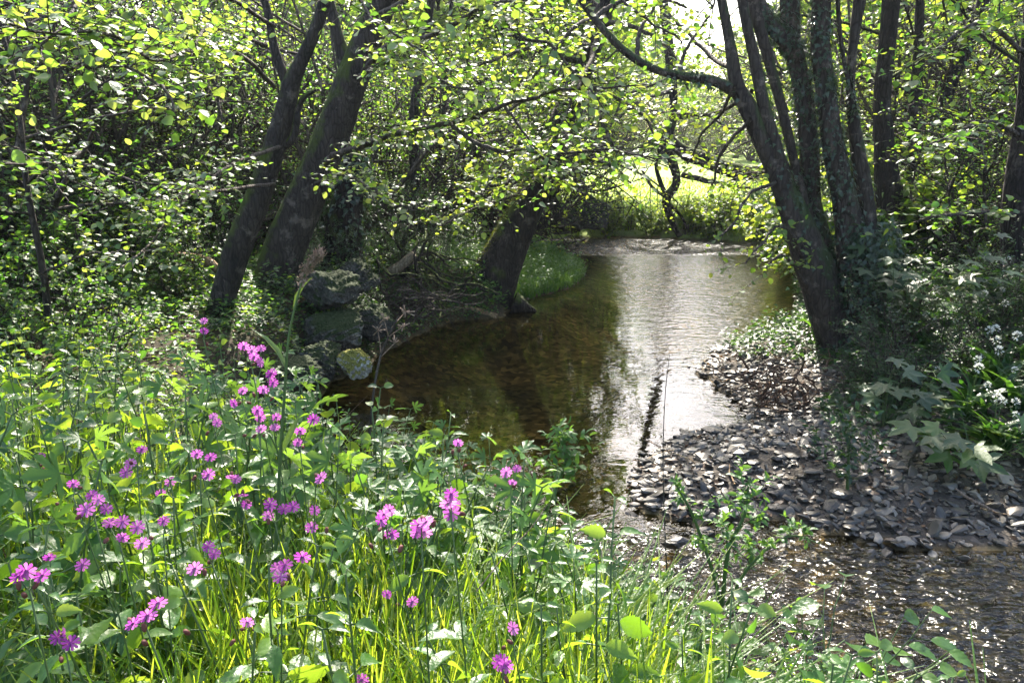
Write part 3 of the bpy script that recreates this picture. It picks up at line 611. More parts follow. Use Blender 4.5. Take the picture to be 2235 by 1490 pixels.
slim('straight dark trunk standing right of the many-stemmed tree', [(1985, 700, 50), (1960, 560, 42), (1940, 430, 34), (1930, 320, 26), (1925, 220, 21), (1935, 110, 20), (1945, 0, 21), (1955, -160, 17), (1970, -500, 10)], 9.4, B_dark, True, 'tree', 'tree', .09, M_bush, 2.2)
slim('short dark trunk behind and right of the straight dark trunk', [(2005, 620, 30), (1995, 480, 26), (1990, 360, 20), (1996, 250, 16), (2005, 100, 12), (2010, -100, 8)], 10.6, B_dark, True, 'tree', 'tree', .09, M_bush, 1.8)
slim('dark trunk leaning right high up at the right among leaves', [(2000, 520, 22), (2035, 330, 17), (2075, 180, 16), (2110, 100, 18), (2140, 20, 15), (2165, -80, 12), (2200, -300, 8)], 11.5, B_dark, True, 'tree', 'tree', .09, M_bush, 2.0)
e = slim('broad dark leafy trunk at the right edge of the picture', [(2240, 760, 70), (2232, 600, 52), (2225, 480, 44), (2232, 360, 36), (2245, 240, 28), (2250, 100, 22), (2260, -100, 18), (2270, -400, 10)], 7.8, B_dark, True, 'tree', 'tree', .09, M_bush, 2.4)
for pl in [[(2225, 470, 8, 7.8), (2150, 460, 6, 7.2), (2060, 470, 5, 6.9), (1990, 480, 3, 6.7)], [(2230, 300, 6, 7.8), (2150, 270, 5, 7.2), (2080, 300, 4, 6.8), (2020, 330, 2, 6.5)], [(2245, 120, 6, 7.8), (2150, 60, 5, 7.0), (2080, 100, 4, 6.6), (2030, 160, 2, 6.4)], [(2225, 560, 6, 7.8), (2150, 600, 5, 7.2), (2060, 590, 4, 6.8)]]:
    near_spray(e, pl, .1, (.2, .5), leaf=.075, nl=7, m=M_bush)

# canes at the right
for k in range(46):
    x = rng.uniform(4.6, 8.0); y = rng.uniform(10.5, 13); z = h1(x, y); g = Geo(); hh = rng.uniform(1.2, 2.8)
    tube(g, path_grow((0, 0, -.05), (rng.normal(0, .08), rng.normal(0, .08), 1), hh, 6, .05), np.linspace(.012, .005, 7), 5)
    o = g.build('cane', B_twig); o.location = (x, y, z); tag(o, 'thin upright brown cane in the thicket right of the straight dark trunk', 'cane', 'canes in the thicket at the right')

# ------------------------------------------------------------------ bushes and far trees
def make_bush(hh, nst, leaf, m, nl=8, nch=(6, 5), spread=.8, name='bush', lab='', cat='bush', tmpl=LEAF4, bark=B_twig, up=.02, seed=0):
    t = thing(name, lab, cat); g = Geo(); A = []
    for k in range(nst):
        a = 6.283*(k+rng.random()*.7)/nst; lean = rng.uniform(.1, .75)
        branchy(g, A, (math.cos(a)*.08, math.sin(a)*.08, -.05), (math.cos(a)*lean, math.sin(a)*lean, 1), hh*rng.uniform(.65, 1.05), .012*hh, 0, 2, nch, leaf, nl, .12, up, spread, .45, 5, .6, .05, .12)
    g.build('stems', bark, t); g2 = Geo(); bake_leaves(g2, A, tmpl); g2.build('leaves', m, t); return t
def make_tree(hh, leaf, m, nl=8, name='tree', seed=0, bark=B_grey):
    t = thing(name, '', 'tree'); g = Geo(); A = []
    pth = path_grow((0, 0, -.2), (0, 0, 1), hh*.85, 10, .07, .03); tube(g, pth, np.linspace(hh*.022, hh*.005, 11), 8, lump=.08); g.build('trunk', bark, t)
    g = Geo()
    for k in range(22):
        f = .28+.70*k/22; i = int(f*9.99); a = k*2.4+rng.random(); L = hh*.36*(1-.55*f)*rng.uniform(.7, 1.2)
        branchy(g, A, pth[i]+(pth[i+1]-pth[i])*(f*10-i), (math.cos(a), math.sin(a), .35+f*.6), L, hh*.006, 0, 2, (6, 5), leaf, nl, .13, .02, .85, .5, 4, .6, .05)
    g.build('limbs', bark, t); g2 = Geo(); bake_leaves(g2, A, LEAF4); g2.build('leaves', m, t); return t
BP = [make_bush(2.4, 11, .055, M_bush) for _ in range(3)]
BPd = [make_bush(1.7, 10, .06, M_dark) for _ in range(2)]
BPf = [make_bush(3.0, 11, .06, M_far, spread=.9) for _ in range(3)]
TP = [make_tree(9, .26, M_far, 9) for _ in range(3)]
USED = {}
def where_far(x, y, z=1.0):
    px = proj((x, y, z))[0]; dd = 'in the nearest row' if y < 7.5 else 'well back' if y > 12 else 'in the middle rows'
    w_ = ['left of the bent sapling', 'between the bent sapling and the slim mossy alder', 'behind the two mossy alders', 'between the thick alder and the leaning dark tree', 'beside the leaning dark tree', 'behind the small crooked tree', 'just left of the many-stemmed tree', 'behind the many-stemmed tree', 'between the straight dark trunk and the right edge'][int(np.searchsorted([90, 450, 760, 1030, 1260, 1500, 1680, 1960], px))]
    sfx = (', '+dd if y < 20 else ', on the meadow' if y < 50 else ', beyond the meadow')
    return w_+(sfx if len(w_.split()) < 8 else '')
def put(protos, x, y, s, label, group, cat=None, sz=None, sink=.05):
    k = rng.integers(len(protos)); pr = protos[k]
    if pr.name not in USED: USED[pr.name] = 1; o = pr
    else: o = copy_tree(pr)
    place(o, x, y, h1(x, y)-sink, rng.uniform(0, 6.3), s, sz or s*rng.uniform(.85, 1.15)); tag(o, label.split(' behind the')[0].split(' in the thicket')[0].split(' beside the bent')[0].split(' in the shade')[0].split(' low on')[0].split(' on the')[0].split(' above the')[0].split(' before the')[0].split(' overhanging')[0].split(' across')[0].split(' rising')[0].split(' at the')[0]+' '+where_far(x, y), None, group); return o
def fill(protos, boxes, label, group, s=(.8, 1.2), mind=.9):
    done = []
    for (x0, x1, y0, y1, n) in boxes:
        c = 0; tries = 0
        while c < n and tries < n*30:
            tries += 1; x = rng.uniform(x0, x1); y = rng.uniform(y0, y1)
            if any((x-a)**2+(y-b)**2 < mind**2 for a, b in done): continue
            z, s_, ins, _, _, _ = H(x, y, True)
            if ins[0]: continue
            done.append((x, y)); put(protos, x, y, rng.uniform(*s), label, group); c += 1
fill(BP, [(-8.5, -4.4, 7.2, 10, 9), (-9, -3.4, 10, 14, 14), (-3.4, -1.6, 10.8, 15, 7)], 'bushy green shrub in the thicket on the left slope behind the mossy alders', 'shrubs crowding the left slope', (.85, 1.35))
fill([make_bush(1.5, 12, .085, M_bush, 7, (5, 3), tmpl=oval(.34, .2, .06)) for _ in range(2)], [(-6.8, -2.9, 5.4, 8.6, 17)], 'leafy sunlit shrub low on the left bank beside the bent sapling', 'sunlit shrubs on the left bank', (.45, .75), .6)
fill(BPf, [(-12, 45, 48, 58, 26)], 'round distant shrub along the far edge of the meadow', 'distant shrubs along the meadow', (1.3, 2.0), 1.8)
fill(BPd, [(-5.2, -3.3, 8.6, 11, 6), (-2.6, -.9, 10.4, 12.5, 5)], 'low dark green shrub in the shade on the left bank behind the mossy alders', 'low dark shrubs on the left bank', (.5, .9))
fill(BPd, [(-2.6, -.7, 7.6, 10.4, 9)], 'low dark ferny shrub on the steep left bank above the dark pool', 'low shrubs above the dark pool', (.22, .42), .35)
fill(BPf, [(-2.2, .9, 14, 19, 9), (-8, -1, 16, 22, 10)], 'tall bright green shrub behind the leaning dark tree', 'bright shrubs beyond the left bank', (.9, 1.4))
fill(BPf, [(5.3, 8.5, 11, 16, 9), (8, 15, 12, 20, 12)], 'tall backlit green shrub in the thicket at the right', 'backlit shrubs at the right', (1.0, 1.5))
fill(BP, [(4.6, 6.2, 8.6, 10.5, 4), (6.2, 8.5, 7, 10, 5)], 'green shrub on the right bank behind the many-stemmed tree', 'shrubs on the right bank', (.6, .95))
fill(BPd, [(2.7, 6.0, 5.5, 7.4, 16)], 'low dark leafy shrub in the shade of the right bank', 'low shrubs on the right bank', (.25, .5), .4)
BPm = [make_bush(.9, 14, .07, M_far, 8, (5, 3), .9, tmpl=oval(.36, .2, .06)) for _ in range(2)]
fill(BPm, [(2.0, 4.9, 17.7, 19.3, 13)], 'low bright bush on the far shore before the meadow', 'low bushes on the far shore', (.7, 1.1), .42)
fill(BPm, [(4.6, 6.6, 14.2, 18, 10), (4.0, 5.2, 9.6, 14, 11)], 'leafy bush overhanging the right shore of the pool', 'bushes on the right shore of the pool', (1.0, 1.7), .5)
fill(BPf, [(3.5, 24, 37, 43, 22)], 'round shrub in the hedge across the middle of the meadow', 'hedge shrubs across the meadow', (.8, 1.1), 1.2)
# far trees
for k, (x0, x1, y0, y1, n, s) in enumerate([(-22, -3, 24, 34, 12, (.8, 1.15)), (12, 30, 22, 36, 11, (.9, 1.3)), (-30, 16, 60, 72, 14, (1.2, 1.4)), (12, 75, 62, 80, 16, (1.2, 1.45))]):
    lab = ['tall green tree rising behind the shrubs of the left slope', 'tall green tree rising behind the thicket at the right', 'distant tree', 'distant tree'][k]
    for j in range(n):
        x = x0+(x1-x0)*(j+rng.uniform(.2, .8))/n; y = rng.uniform(y0, y1); put(TP, x, y, rng.uniform(*s)*(.68 if y > 55 and .165 < x/y < .30 else 1), lab, ['trees behind the left slope', 'trees behind the right thicket', 'distant trees', 'distant trees'][k])
for x, y, s in [(-1.6, 21, .8), (.9, 22.0, .85), (-.3, 25, .9), (2.3, 26.5, .95), (4.6, 44, 1.0), (12, 44, 1.0), (17, 48, 1.2), (9.8, 20, .75), (12, 17.5, .9), (8.2, 24, .85)]:
    put(TP, x, y, s, 'small bright green tree at the edge of the meadow', 'small trees at the meadow edge')

# ------------------------------------------------------------------ near bank vegetation
SKY = np.array([(-300, 600), (0, 640), (200, 690), (430, 740), (560, 790), (700, 820), (850, 900), (960, 960), (1120, 1010), (1250, 1090), (1400, 1190), (1550, 1330), (1700, 1400), (1850, 1450), (2000, 1500), (2400, 1580)])
def skyline(px): return float(np.interp(px, SKY[:, 0], SKY[:, 1]))
def nettle_proto(hh, tmpl=NETTLE, leaf=.07, m=M_nettle, gap=.05, name='nettle', pair=2, top=.35, fl=.55, wob=.04):
    t = thing(name, '', 'plant'); g = Geo(); q = path_grow((0, 0, -.03), (rng.normal(0, .08), rng.normal(0, .08), 1), hh, 10, wob, .02); tube(g, q, np.linspace(.003, .0016, 11), 5); 
    g2 = Geo(); n = int(hh/gap); pos = []; ld = []; nm = []; s = []
    for k in range(n):
        f = (k+1)/n; i = min(int(f*9.99), 9); p = q[i]+(q[i+1]-q[i])*(f*10-i if f < 1 else 1); a = (k % 2)*math.pi/pair+rng.normal(0, .25)
        if f < .25 and rng.random() < .5: continue
        for j in range(pair):
            aa = a+j*2*math.pi/pair; L = leaf*(1 if f < .7 else 1-(f-.7)/.3*(1-top))*rng.uniform(.8, 1.15)
            dv = np.array([math.cos(aa), math.sin(aa), .35 if f > .85 else rng.uniform(-.25, .2)]); pet = L*.3
            tube(g, [p, p+dv*pet], .0012, 3, cap=False); pos.append(p+dv*pet); ld.append(dv+[0, 0, -.1]); nm.append(np.array([0, 0, fl])+rng.normal(0, .38, 3)); s.append(L)
    g.build('stem', M_stem, t)
    pos, ld, nm = map(np.array, (pos, ld, nm)); scatter(g2, tmpl[0], tmpl[1], pos, frames(ld, nm), np.array(s)); g2.build('leaves', m, t)
    t['hh'] = float(q[-1][2]); return t
NP = [nettle_proto(h_) for h_ in (.55, .7, .8, .65)]
BR = [nettle_proto(h_, oval(.33, .25, .08), .055, M_bush, .045, 'broad_leaved_plant', 2, .5, .6, .09) for h_ in (.5, .6, .7)]
PARS = lobed([(-80, .6), (-40, .75), (0, 1.0), (40, .75), (80, .6)], .28, .2)
CP = [nettle_proto(h_, PARS, .09, M_cress, .05, 'parsley_plant', 2, .5, .7, .1) for h_ in (.45, .6)]
def near_plants(protos, n, x0, x1, y0, y1, label, group, below=(0, 260), hmin=.22, hmax=1.0, seed=1, cond=None, face=0):
    r = np.random.default_rng(seed); c = 0; tries = 0
    while c < n and tries < n*40:
        tries += 1; x = r.uniform(x0, x1); y = y0*(y1/y0)**r.random(); z, s_, ins, _, _, _ = H(x, y, True)
        if ins[0]: continue
        z = float(z[0]); px, _ = proj((x, y, z+.5))
        if px < -350 or px > 2300 or (cond and not cond(px, y)): continue
        tgt = skyline(px)+r.uniform(*below)*(.4+.6*r.random()); zt = P(px, tgt, y)[2]; hh = zt-z
        if hh < hmin: continue
        hh = min(hh, hmax*r.uniform(.8, 1)); pr = protos[r.integers(len(protos))]
        if pr.name not in USED: USED[pr.name] = 1; o = pr
        else: o = copy_tree(pr)
        s = hh/pr['hh']; place(o, x, y, z, r.uniform(0, 6.3), min(max(s, .6), 1.25), s, .08); c += 1
        px = proj((x, y, z+hh))[0]; hw = 'short ' if hh < .42 else 'tall ' if hh > .72 else ''
        w_ = ['at the left edge of the picture', 'left of the widest pink flower head', 'around the tall seeding grass stem', 'left of the tall grass tuft', 'by the single flowers at the stream edge', 'below the upright feathery shoot', 'beside the thin reed', 'around the feathery shoots', 'at the bottom right corner of the bank'][int(np.searchsorted([150, 420, 680, 860, 1080, 1260, 1470, 1700], px))]
        tag(o, hw+label.replace('lacy green ', 'lacy ').replace('dark green ', 'dark ').replace('green stinging', 'stinging').split(' in the thick')[0].split(' among the')[0].split(' on the near')[0].split(' at the')[0].split(' standing')[0]+' '+w_+(', close to the camera' if y < 1.5 else ', at the back of the bank' if y > 3.2 else ''), None, group)
ng = lambda px, y: not (700 < px < 1180 and y < 1.75)
near_plants(NP, 150, -3.2, -.2, 1.3, 4.8, 'green stinging nettle in the thick stand on the left of the near bank', 'nettles on the left of the near bank', seed=1, cond=ng)
near_plants(NP, 60, -.1, 1.9, 1.0, 3.2, 'dark green stinging nettle on the near bank right of the tall grass', 'nettles on the right of the near bank', (0, 330), seed=2, cond=lambda px, y: px > 1130 or y > 1.75)
near_plants(BR, 60, -3.4, 0, 1.6, 5.2, 'leafy broad-leaved plant among the nettles of the near bank', 'broad-leaved plants on the near bank', (0, 160), seed=3, cond=ng)
near_plants(BR, 22, .3, 2.2, 1.1, 2.8, 'leafy broad-leaved plant at the bottom right of the near bank', 'broad-leaved plants at the bottom right', (0, 140), seed=4, cond=lambda px, y: px > 1300)
near_plants(CP, 75, -1.6, 1.2, 1.5, 4.4, 'lacy green parsley plant on the near bank beside the stream', 'parsley plants on the near bank', (-20, 120), seed=5, cond=ng)
near_plants(NP[:2], 7, -.9, .2, 1.0, 1.7, 'single nettle standing in the tall grass at the bottom', 'nettles in the tall grass', (120, 420), seed=6)

# grass: blades
def blade_t(w=.045, n=6, bend=.35):
    t = np.linspace(0, 1, n); y = np.sin(t*math.pi*.5*min(1, bend+.4))*0+t; v = []
    for a in t: ww = w*(1-a**2.2)*.5+.001; b = bend*a**2.4; v += [[-ww, b, a*(1-.25*bend*a*a)+.0], [0, b-.004, a*(1-.25*bend*a*a)], [ww, b, a*(1-.25*bend*a*a)]]
    f = []
    for i in range(n-1):
        a = i*3; f += [[a, a+1, a+4, a+3], [a+1, a+2, a+5, a+4]]
    return np.array(v), [np.array(f)]
BL = [blade_t(.028, 7, b) for b in (.12, .3, .55, .95)]
def zrot(th, lean, r):
    n = len(th); z = norm(np.stack([np.cos(th+1)*lean, np.sin(th+1)*lean, np.ones(n)], -1)); x = norm(np.cross(np.stack([-np.cos(th), -np.sin(th), 0*th], -1), z)); y = np.cross(z, x)
    return np.stack([x, y, z], -1)
def grass(name, label, x0, x1, y0, y1, n, hr, seed, wr=(.7, 1.9), clump=True, wmask=None, mt=None, skyl=True):
    r = np.random.default_rng(seed); g = Geo()
    x = r.uniform(x0, x1, n); y = y0*(y1/y0)**r.random(n)
    if clump: cx = r.uniform(x0, x1, n//22); cyy = y0*(y1/y0)**r.random(n//22); k = r.integers(0, len(cx), n); x = cx[k]+r.normal(0, .035, n); y = cyy[k]+r.normal(0, .035, n)
    z, s_, ins, _, _, _ = H(x, y, True); hh = r.uniform(*hr, n); ok = ~ins
    if skyl:
        zc = y*cp-(z+hh-CH)*sp; px = CX+FPX*x/np.maximum(zc, .1); tgt = np.interp(px, SKY[:, 0], SKY[:, 1])+r.uniform(60, 420, n)
        t = y/(FPX*cp+(CY-tgt)*sp); zt = CH+(-FPX*sp+(CY-tgt)*cp)*t; hh = np.minimum(hh, zt-z); ok &= hh > .12
    if wmask is not None: ok &= wmask(x, y)
    x, y, z, hh = x[ok], y[ok], z[ok], hh[ok]; n = len(x); kk = r.integers(0, 4, n)
    for k in range(4):
        q = kk == k; m_ = q.sum(); sw = hh[q]*.0+r.uniform(*wr, m_)*.42
        scatter(g, BL[k][0], BL[k][1], np.stack([x, y, z-.02], -1)[q], zrot(r.uniform(0, 6.3, m_), r.normal(.15, .12, m_), r), np.stack([sw, hh[q], hh[q]], -1), r.random(m_))
    o = g.build(name, mt or M_grass); tag(o, label, kind='stuff'); return o
grass('tall_grass', 'tall bright green grass blades growing on the near bank', -2.6, 1.5, .75, 3.6, 16000, (.35, .85), 11)
grass('tall_grass', 'dense tuft of tall bright grass at the bottom centre', -.75, .35, .9, 1.9, 6500, (.5, .85), 12, wmask=lambda x, y: (x < .30) & (x > -.9))
grass('bank_grass', 'short dark green grass on the low far bank by the leaning tree', -1.0, 2.2, 10.9, 15.5, 16000, (.10, .28), 13, clump=False, skyl=False, mt=M_cress)
grass('meadow_grass', 'short sunlit meadow grass beyond the stream', -1, 16, 17.3, 30, 16000, (.05, .14), 14, (2, 4), False, skyl=False)
grass('dry_grass', 'thin dead straw-coloured stems among the near bank grass', -2.8, 2.0, .8, 4.2, 900, (.3, .8), 15, (.25, .6), False, mt=B_straw)
# low ground cover of small leaves
def cover(name, label, boxes, seed, leaf, hh, m, tmpl=LEAF4, wm=None, sky_=False):
    r = np.random.default_rng(seed); P_ = []
    for (x0, x1, y0, y1, n) in boxes: P_.append(np.stack([r.uniform(x0, x1, n), r.uniform(y0, y1, n)], -1))
    p = np.concatenate(P_); z, s_, ins, at, x, y = H(p[:, 0], p[:, 1], True); ok = ~ins
    if wm is not None: ok &= wm(x, y, s_, at)
    x, y, z = x[ok], y[ok], z[ok]; n = len(x); lift = hh*(.5+.5*vnoise(x*3, y*3)).clip(.1, 1.2)*r.random(n)**.7
    if sky_:
        zc = y*cp-(z+lift-CH)*sp; px = CX+FPX*x/np.maximum(zc, .1); py = CY-FPX*(y*sp+(z+lift-CH)*cp)/np.maximum(zc, .1); k = py > np.interp(px, SKY[:, 0], SKY[:, 1])-10; x, y, z, lift = x[k], y[k], z[k], lift[k]; n = len(x)
    g = Geo(); th = r.uniform(0, 6.3, n); d = np.stack([np.cos(th), np.sin(th), r.normal(0, .35, n)], -1); nm = np.tile([0, 0, 1.], (n, 1))+r.normal(0, .45, (n, 3))
    scatter(g, tmpl[0], tmpl[1], np.stack([x, y, z+lift], -1), frames(d, nm), r.uniform(.6, 1.2, n)*leaf, r.random(n)); o = g.build(name, m); tag(o, label, kind='stuff')
cover('ground_cover', 'carpet of small green leaves covering the near bank', [(-3.4, 2.2, .6, 5, 110000)], 21, .024, .5, M_bush, wm=lambda x, y, s, at: at[0] > .36, sky_=True)
cover('ground_cover', 'low green leaves covering the left bank among the alders', [(-8, -.2, 5.2, 15, 60000)], 22, .055, .35, M_bush)
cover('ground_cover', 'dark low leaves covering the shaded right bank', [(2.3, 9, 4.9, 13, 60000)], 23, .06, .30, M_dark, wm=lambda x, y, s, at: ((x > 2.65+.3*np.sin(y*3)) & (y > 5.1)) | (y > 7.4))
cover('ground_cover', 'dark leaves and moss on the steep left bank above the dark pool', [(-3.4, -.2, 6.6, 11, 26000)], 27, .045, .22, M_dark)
cover('ground_cover', 'leafy plants on the low bank around the leaning dark tree', [(-2.2, 1.6, 10, 16, 26000)], 24, .06, .4, M_cress)
cover('ground_cover', 'low plants along the far shore before the meadow', [(1.2, 7.5, 14.5, 18.0, 15000)], 25, .07, .4, M_far)

# ------------------------------------------------------------------ campions
FL = Geo(); pv = []
for k in range(5):
    a = k*2*math.pi/5
    for s_ in (-1, 1):       # each petal is cleft into two lobes
        b = a+s_*.26; c, s = math.cos(b), math.sin(b); c2, s2 = math.cos(a+s_*.52), math.sin(a+s_*.52); c0, s0 = math.cos(a+s_*.10), math.sin(a+s_*.10); ca, sa = math.cos(a), math.sin(a)
        pv.append((np.array([[0, 0, 0], [ca*.5, sa*.5, .06], [c0*.86, s0*.86, .04], [c*1.0, s*1.0, .0], [c2*.85, s2*.85, .03], [c2*.45, s2*.45, .03]]), [np.array([[0, 1, 2, 3, 4, 5]] if s_ > 0 else [[0, 5, 4, 3, 2, 1]])]))
for v, f in pv: FL.add(v*.0125, f, rng.random())
FP = FL.build('flower', M_petal); FLm = FP.data; bpy.data.objects.remove(FP)
CG = Geo(); tube(CG, [(0, 0, -.013), (0, 0, -.010), (0, 0, -.005), (0, 0, 0)], [.0015, .0035, .004, .0028], 7); cobj = CG.build('calyx', M_calyx); CM = cobj.data; bpy.data.objects.remove(cobj)
CAMP = [
 ((445, 712), 2.2, [(445, 700), (446, 722)], 'pink campion with two small flowers in front of the slim mossy alder'),
 ((550, 770), 1.9, [(532, 755), (550, 765), (570, 760), (555, 778), (568, 790)], 'tallest pink campion with a dense head of five flowers'),
 ((585, 835), 1.85, [(592, 815), (596, 835), (575, 850)], 'pink campion with flowers hanging to the right just below the tallest one'),
 ((530, 850), 2.0, [(530, 852), (510, 880)], None),
 ((470, 915), 1.9, [(466, 908), (474, 922)], 'small pink campion left of the tall seeding grass stem'),
 ((565, 920), 1.85, [(562, 895), (568, 910), (570, 935), (603, 910), (600, 932)], None),
 ((655, 945), 1.8, [(655, 940), (650, 965), (684, 915)], None),
 ((300, 985), 1.55, [(310, 980), (285, 1010), (275, 1030)], 'pink campion with three flowers above the big cluster at the left'),
 ((440, 1000), 1.6, [(430, 990), (460, 997), (455, 1035)], None),
 ((160, 1055), 1.5, [(160, 1055)], None),
 ((205, 1095), 1.25, [(200, 1080), (215, 1090), (188, 1112), (232, 1110)], 'pink campion with a round head of four flowers at the left'),
 ((260, 1150), 1.25, [(240, 1140), (268, 1138), (268, 1172), (310, 1185), (300, 1150)], 'pink campion with the widest head of flowers, left of the middle'),
 ((357, 1136), 1.4, [(357, 1136)], None),
 ((520, 1050), 1.6, [(515, 1045), (530, 1080), (538, 1100), (505, 1040)], None),
 ((600, 1110), 1.55, [(590, 1100), (620, 1110), (585, 1125), (640, 1105)], None),
 ((685, 1125), 1.45, [(687, 1113), (680, 1150), (700, 1042)], 'pink campion with a round bloom beside the tall seeding grass stem'),
 ((845, 1135), 1.35, [(838, 1122), (850, 1112), (855, 1165), (832, 1135)], 'pink campion with four flowers in the middle of the near bank'),
 ((920, 1150), 1.15, [(915, 1145), (930, 1138), (910, 1162), (925, 1160)], 'large pink campion bloom in the tall grass at the centre'),
 ((985, 1095), 1.15, [(985, 1078), (978, 1098), (992, 1100), (985, 1118)], 'upright pink campion with the tallest bloom over the tall grass'),
 ((1000, 965), 1.9, [(1000, 966)], 'single campion flower seen against the stream'),
 ((1115, 1035), 1.8, [(1128, 1022), (1105, 1030), (1118, 1052)], 'small pink campion at the stream edge of the near bank'),
 ((615, 1240), 1.25, [(605, 1238), (622, 1232), (612, 1258), (660, 1215)], None),
 ((465, 1205), 1.3, [(455, 1192), (468, 1208), (425, 1240)], None),
 ((65, 1258), 1.05, [(40, 1258), (92, 1255), (58, 1246)], 'pair of wide pink campion blooms at the left edge'),
 ((320, 1340), 1.05, [(345, 1315), (322, 1342), (290, 1360)], 'pink campion with three flowers in a slanting row at the bottom left'),
 ((145, 1395), 1.2, [(125, 1390), (155, 1402), (140, 1382)], None),
 ((1097, 1450), 1.1, [(1090, 1446), (1104, 1452), (1097, 1440)], 'single full pink campion bloom at the bottom centre'),
 ((1120, 1375), 1.3, [(1120, 1370)], None), ((790, 1482), 1.2, [(790, 1482)], None), ((110, 1225), 1.4, [(108, 1215), (180, 1232)], None),
 ((360, 1060), 1.9, [(372, 1050), (350, 1075)], None), ((90, 1000), 2.0, [(88, 996)], None), ((900, 1310), 1.5, [(900, 1312), (845, 1296)], None), ((540, 1355), 1.3, [(540, 1357)], None)]
for (hx, hy), d, fl, lab in CAMP:
    hp = P(hx, hy+30, d); bx, by = hp[0]+rng.normal(.03, .05), hp[1]+rng.normal(.05, .05); bz = h1(bx, by)
    if bz > hp[2]-.15 or bz < 0: bx, by = hp[0], hp[1]; bz = min(max(h1(bx, by), .2), hp[2]-.2)
    t = thing('campion', lab or 'pink campion among the nettles and grass of the near bank', 'flower', (bx, by, bz), 'pink campions on the near bank')
    off = np.array([bx, by, bz]); g = Geo(); st_ = spline([V(0, 0, -.02), (hp-off)*V(.3, .3, .5), hp-off], 10); tube(g, st_, np.linspace(.0021, .0015, 10), 5)
    fo = []
    for (fx, fy) in fl:
        p = P(fx, fy, d+rng.normal(0, .012))-off; face = norm(V(-p[0]-off[0], -off[1]-p[1], .35)*V(1, 1, 1)+rng.normal(0, .55, 3)); face = norm(face)
        e_ = p-face*.013; tube(g, spline([hp-off, (hp-off+e_)/2+V(0, 0, -.004), e_], 6), .0012, 4); fo.append((p, face))
    g.build('stem', M_stem, t)
    g2 = Geo(); n = 8; k = rng.integers(1, 8, n); ps = st_[k]; th = np.arange(n)*2.4; dd = np.stack([np.cos(th), np.sin(th), .3+0*th], -1)
    scatter(g2, NARROW[0], NARROW[1], ps, frames(dd, np.tile([0, 0, 1.], (n, 1))+rng.normal(0, .2, (n, 3))), rng.uniform(.05, .085, n)); g2.build('leaves', M_nettle, t)
    for _ in range(rng.integers(1, 4)):
        b_ = bpy.data.objects.new('bud', CM); COL.objects.link(b_); b_.parent = t; b_.location = (hp-off)+V(rng.normal(0, .018), rng.normal(0, .018), rng.uniform(-.01, .02)); b_.rotation_euler = (rng.normal(0, .8), rng.normal(0, .8), 0)
    for p, face in fo:
        f = bpy.data.objects.new('flower', FLm); COL.objects.link(f); f.parent = t; f.location = p
        f.rotation_euler = (Vector(face).to_track_quat('Z', 'Y')).to_euler(); s = rng.uniform(.95, 1.3); f.scale = (s, s*rng.uniform(.7, 1), s)
        c = bpy.data.objects.new('calyx', CM); COL.objects.link(c); c.parent = f

# ------------------------------------------------------------------ single plants and sticks
def stalk(name, label, pl, d, m, cat='stalk', sides=5):
    t = thing(name, label, cat); g = Geo(); q, r = pathd(pl, 24, d); tube(g, q, r, sides); g.build('stem', m, t); return t, q
t, q = stalk('seeding_grass', 'tall grass stem with a drooping brown seed head before the boulders', [(600, 1240, 5), (612, 1000, 5), (622, 850, 4), (630, 740, 3.5), (648, 655, 3), (670, 590, 2.5), (700, 552, 2)], 1.75, M_stem)
g = Geo(); n = 420; tt = 1-rng.random(n)**1.3*.25; i = np.clip((tt*23).astype(int), 0, 22); ps = q[i]+(q[i+1]-q[i])*rng.random((n, 1))+rng.normal(0, .006, (n, 3)); scatter(g, NARROW[0], NARROW[1], ps, frames(rng.normal(0, .5, (n, 3))+[.3, 0, .8], rng.normal(0, 1, (n, 3))), rng.uniform(.006, .012, n)); g.build('seed_head', B_straw, t)
g = Geo(); scatter(g, NARROW[0]*[.3, 1, 1], NARROW[1], q[[4, 9, 14]], frames(V([.5, 0, 1], [-.5, .1, 1], [.3, .2, 1]), V([.3, -.2, .6], [.5, -.2, .6], [-.3, .3, .6])), V(.11, .12, .09)); g.build('leaves', M_stem, t)
t, q = stalk('dead_umbel', 'dead brown stalk with a branched dry head standing before the dark pool', [(765, 1180, 4), (800, 1000, 3.5), (815, 860, 3.5), (830, 780, 3), (848, 735, 2.5), (870, 690, 2)], 3.0, B_twig)
g = Geo()
for a, b in [((848, 735), (838, 695)), ((848, 735), (880, 712)), ((855, 715), (885, 680)), ((830, 780), (862, 748)), ((832, 770), (825, 720))]:
    p0, p1 = P(*a, 3.0), P(*b, 3.0+rng.normal(0, .03)); tube(g, [p0, p1], [.0025, .0015], 4)
    for _ in range(9): e_ = p1+rng.normal(0, .014, 3); tube(g, [p1, e_], [.001, .003], 4)
g.build('dry_head', B_straw, t)
stalk('reed', 'very thin dry stem rising in front of the gravel bar', [(1462, 1380, 2), (1452, 1180, 1.8), (1447, 1000, 1.5), (1452, 860, 1.1), (1462, 770, .8)], 2.2, B_twig)
stalk('dry_stem', 'long pale dry stem slanting over the tall grass', [(1040, 1290, 2.2), (1100, 1215, 2), (1160, 1150, 1.5), (1195, 1100, 1)], 1.5, B_straw)
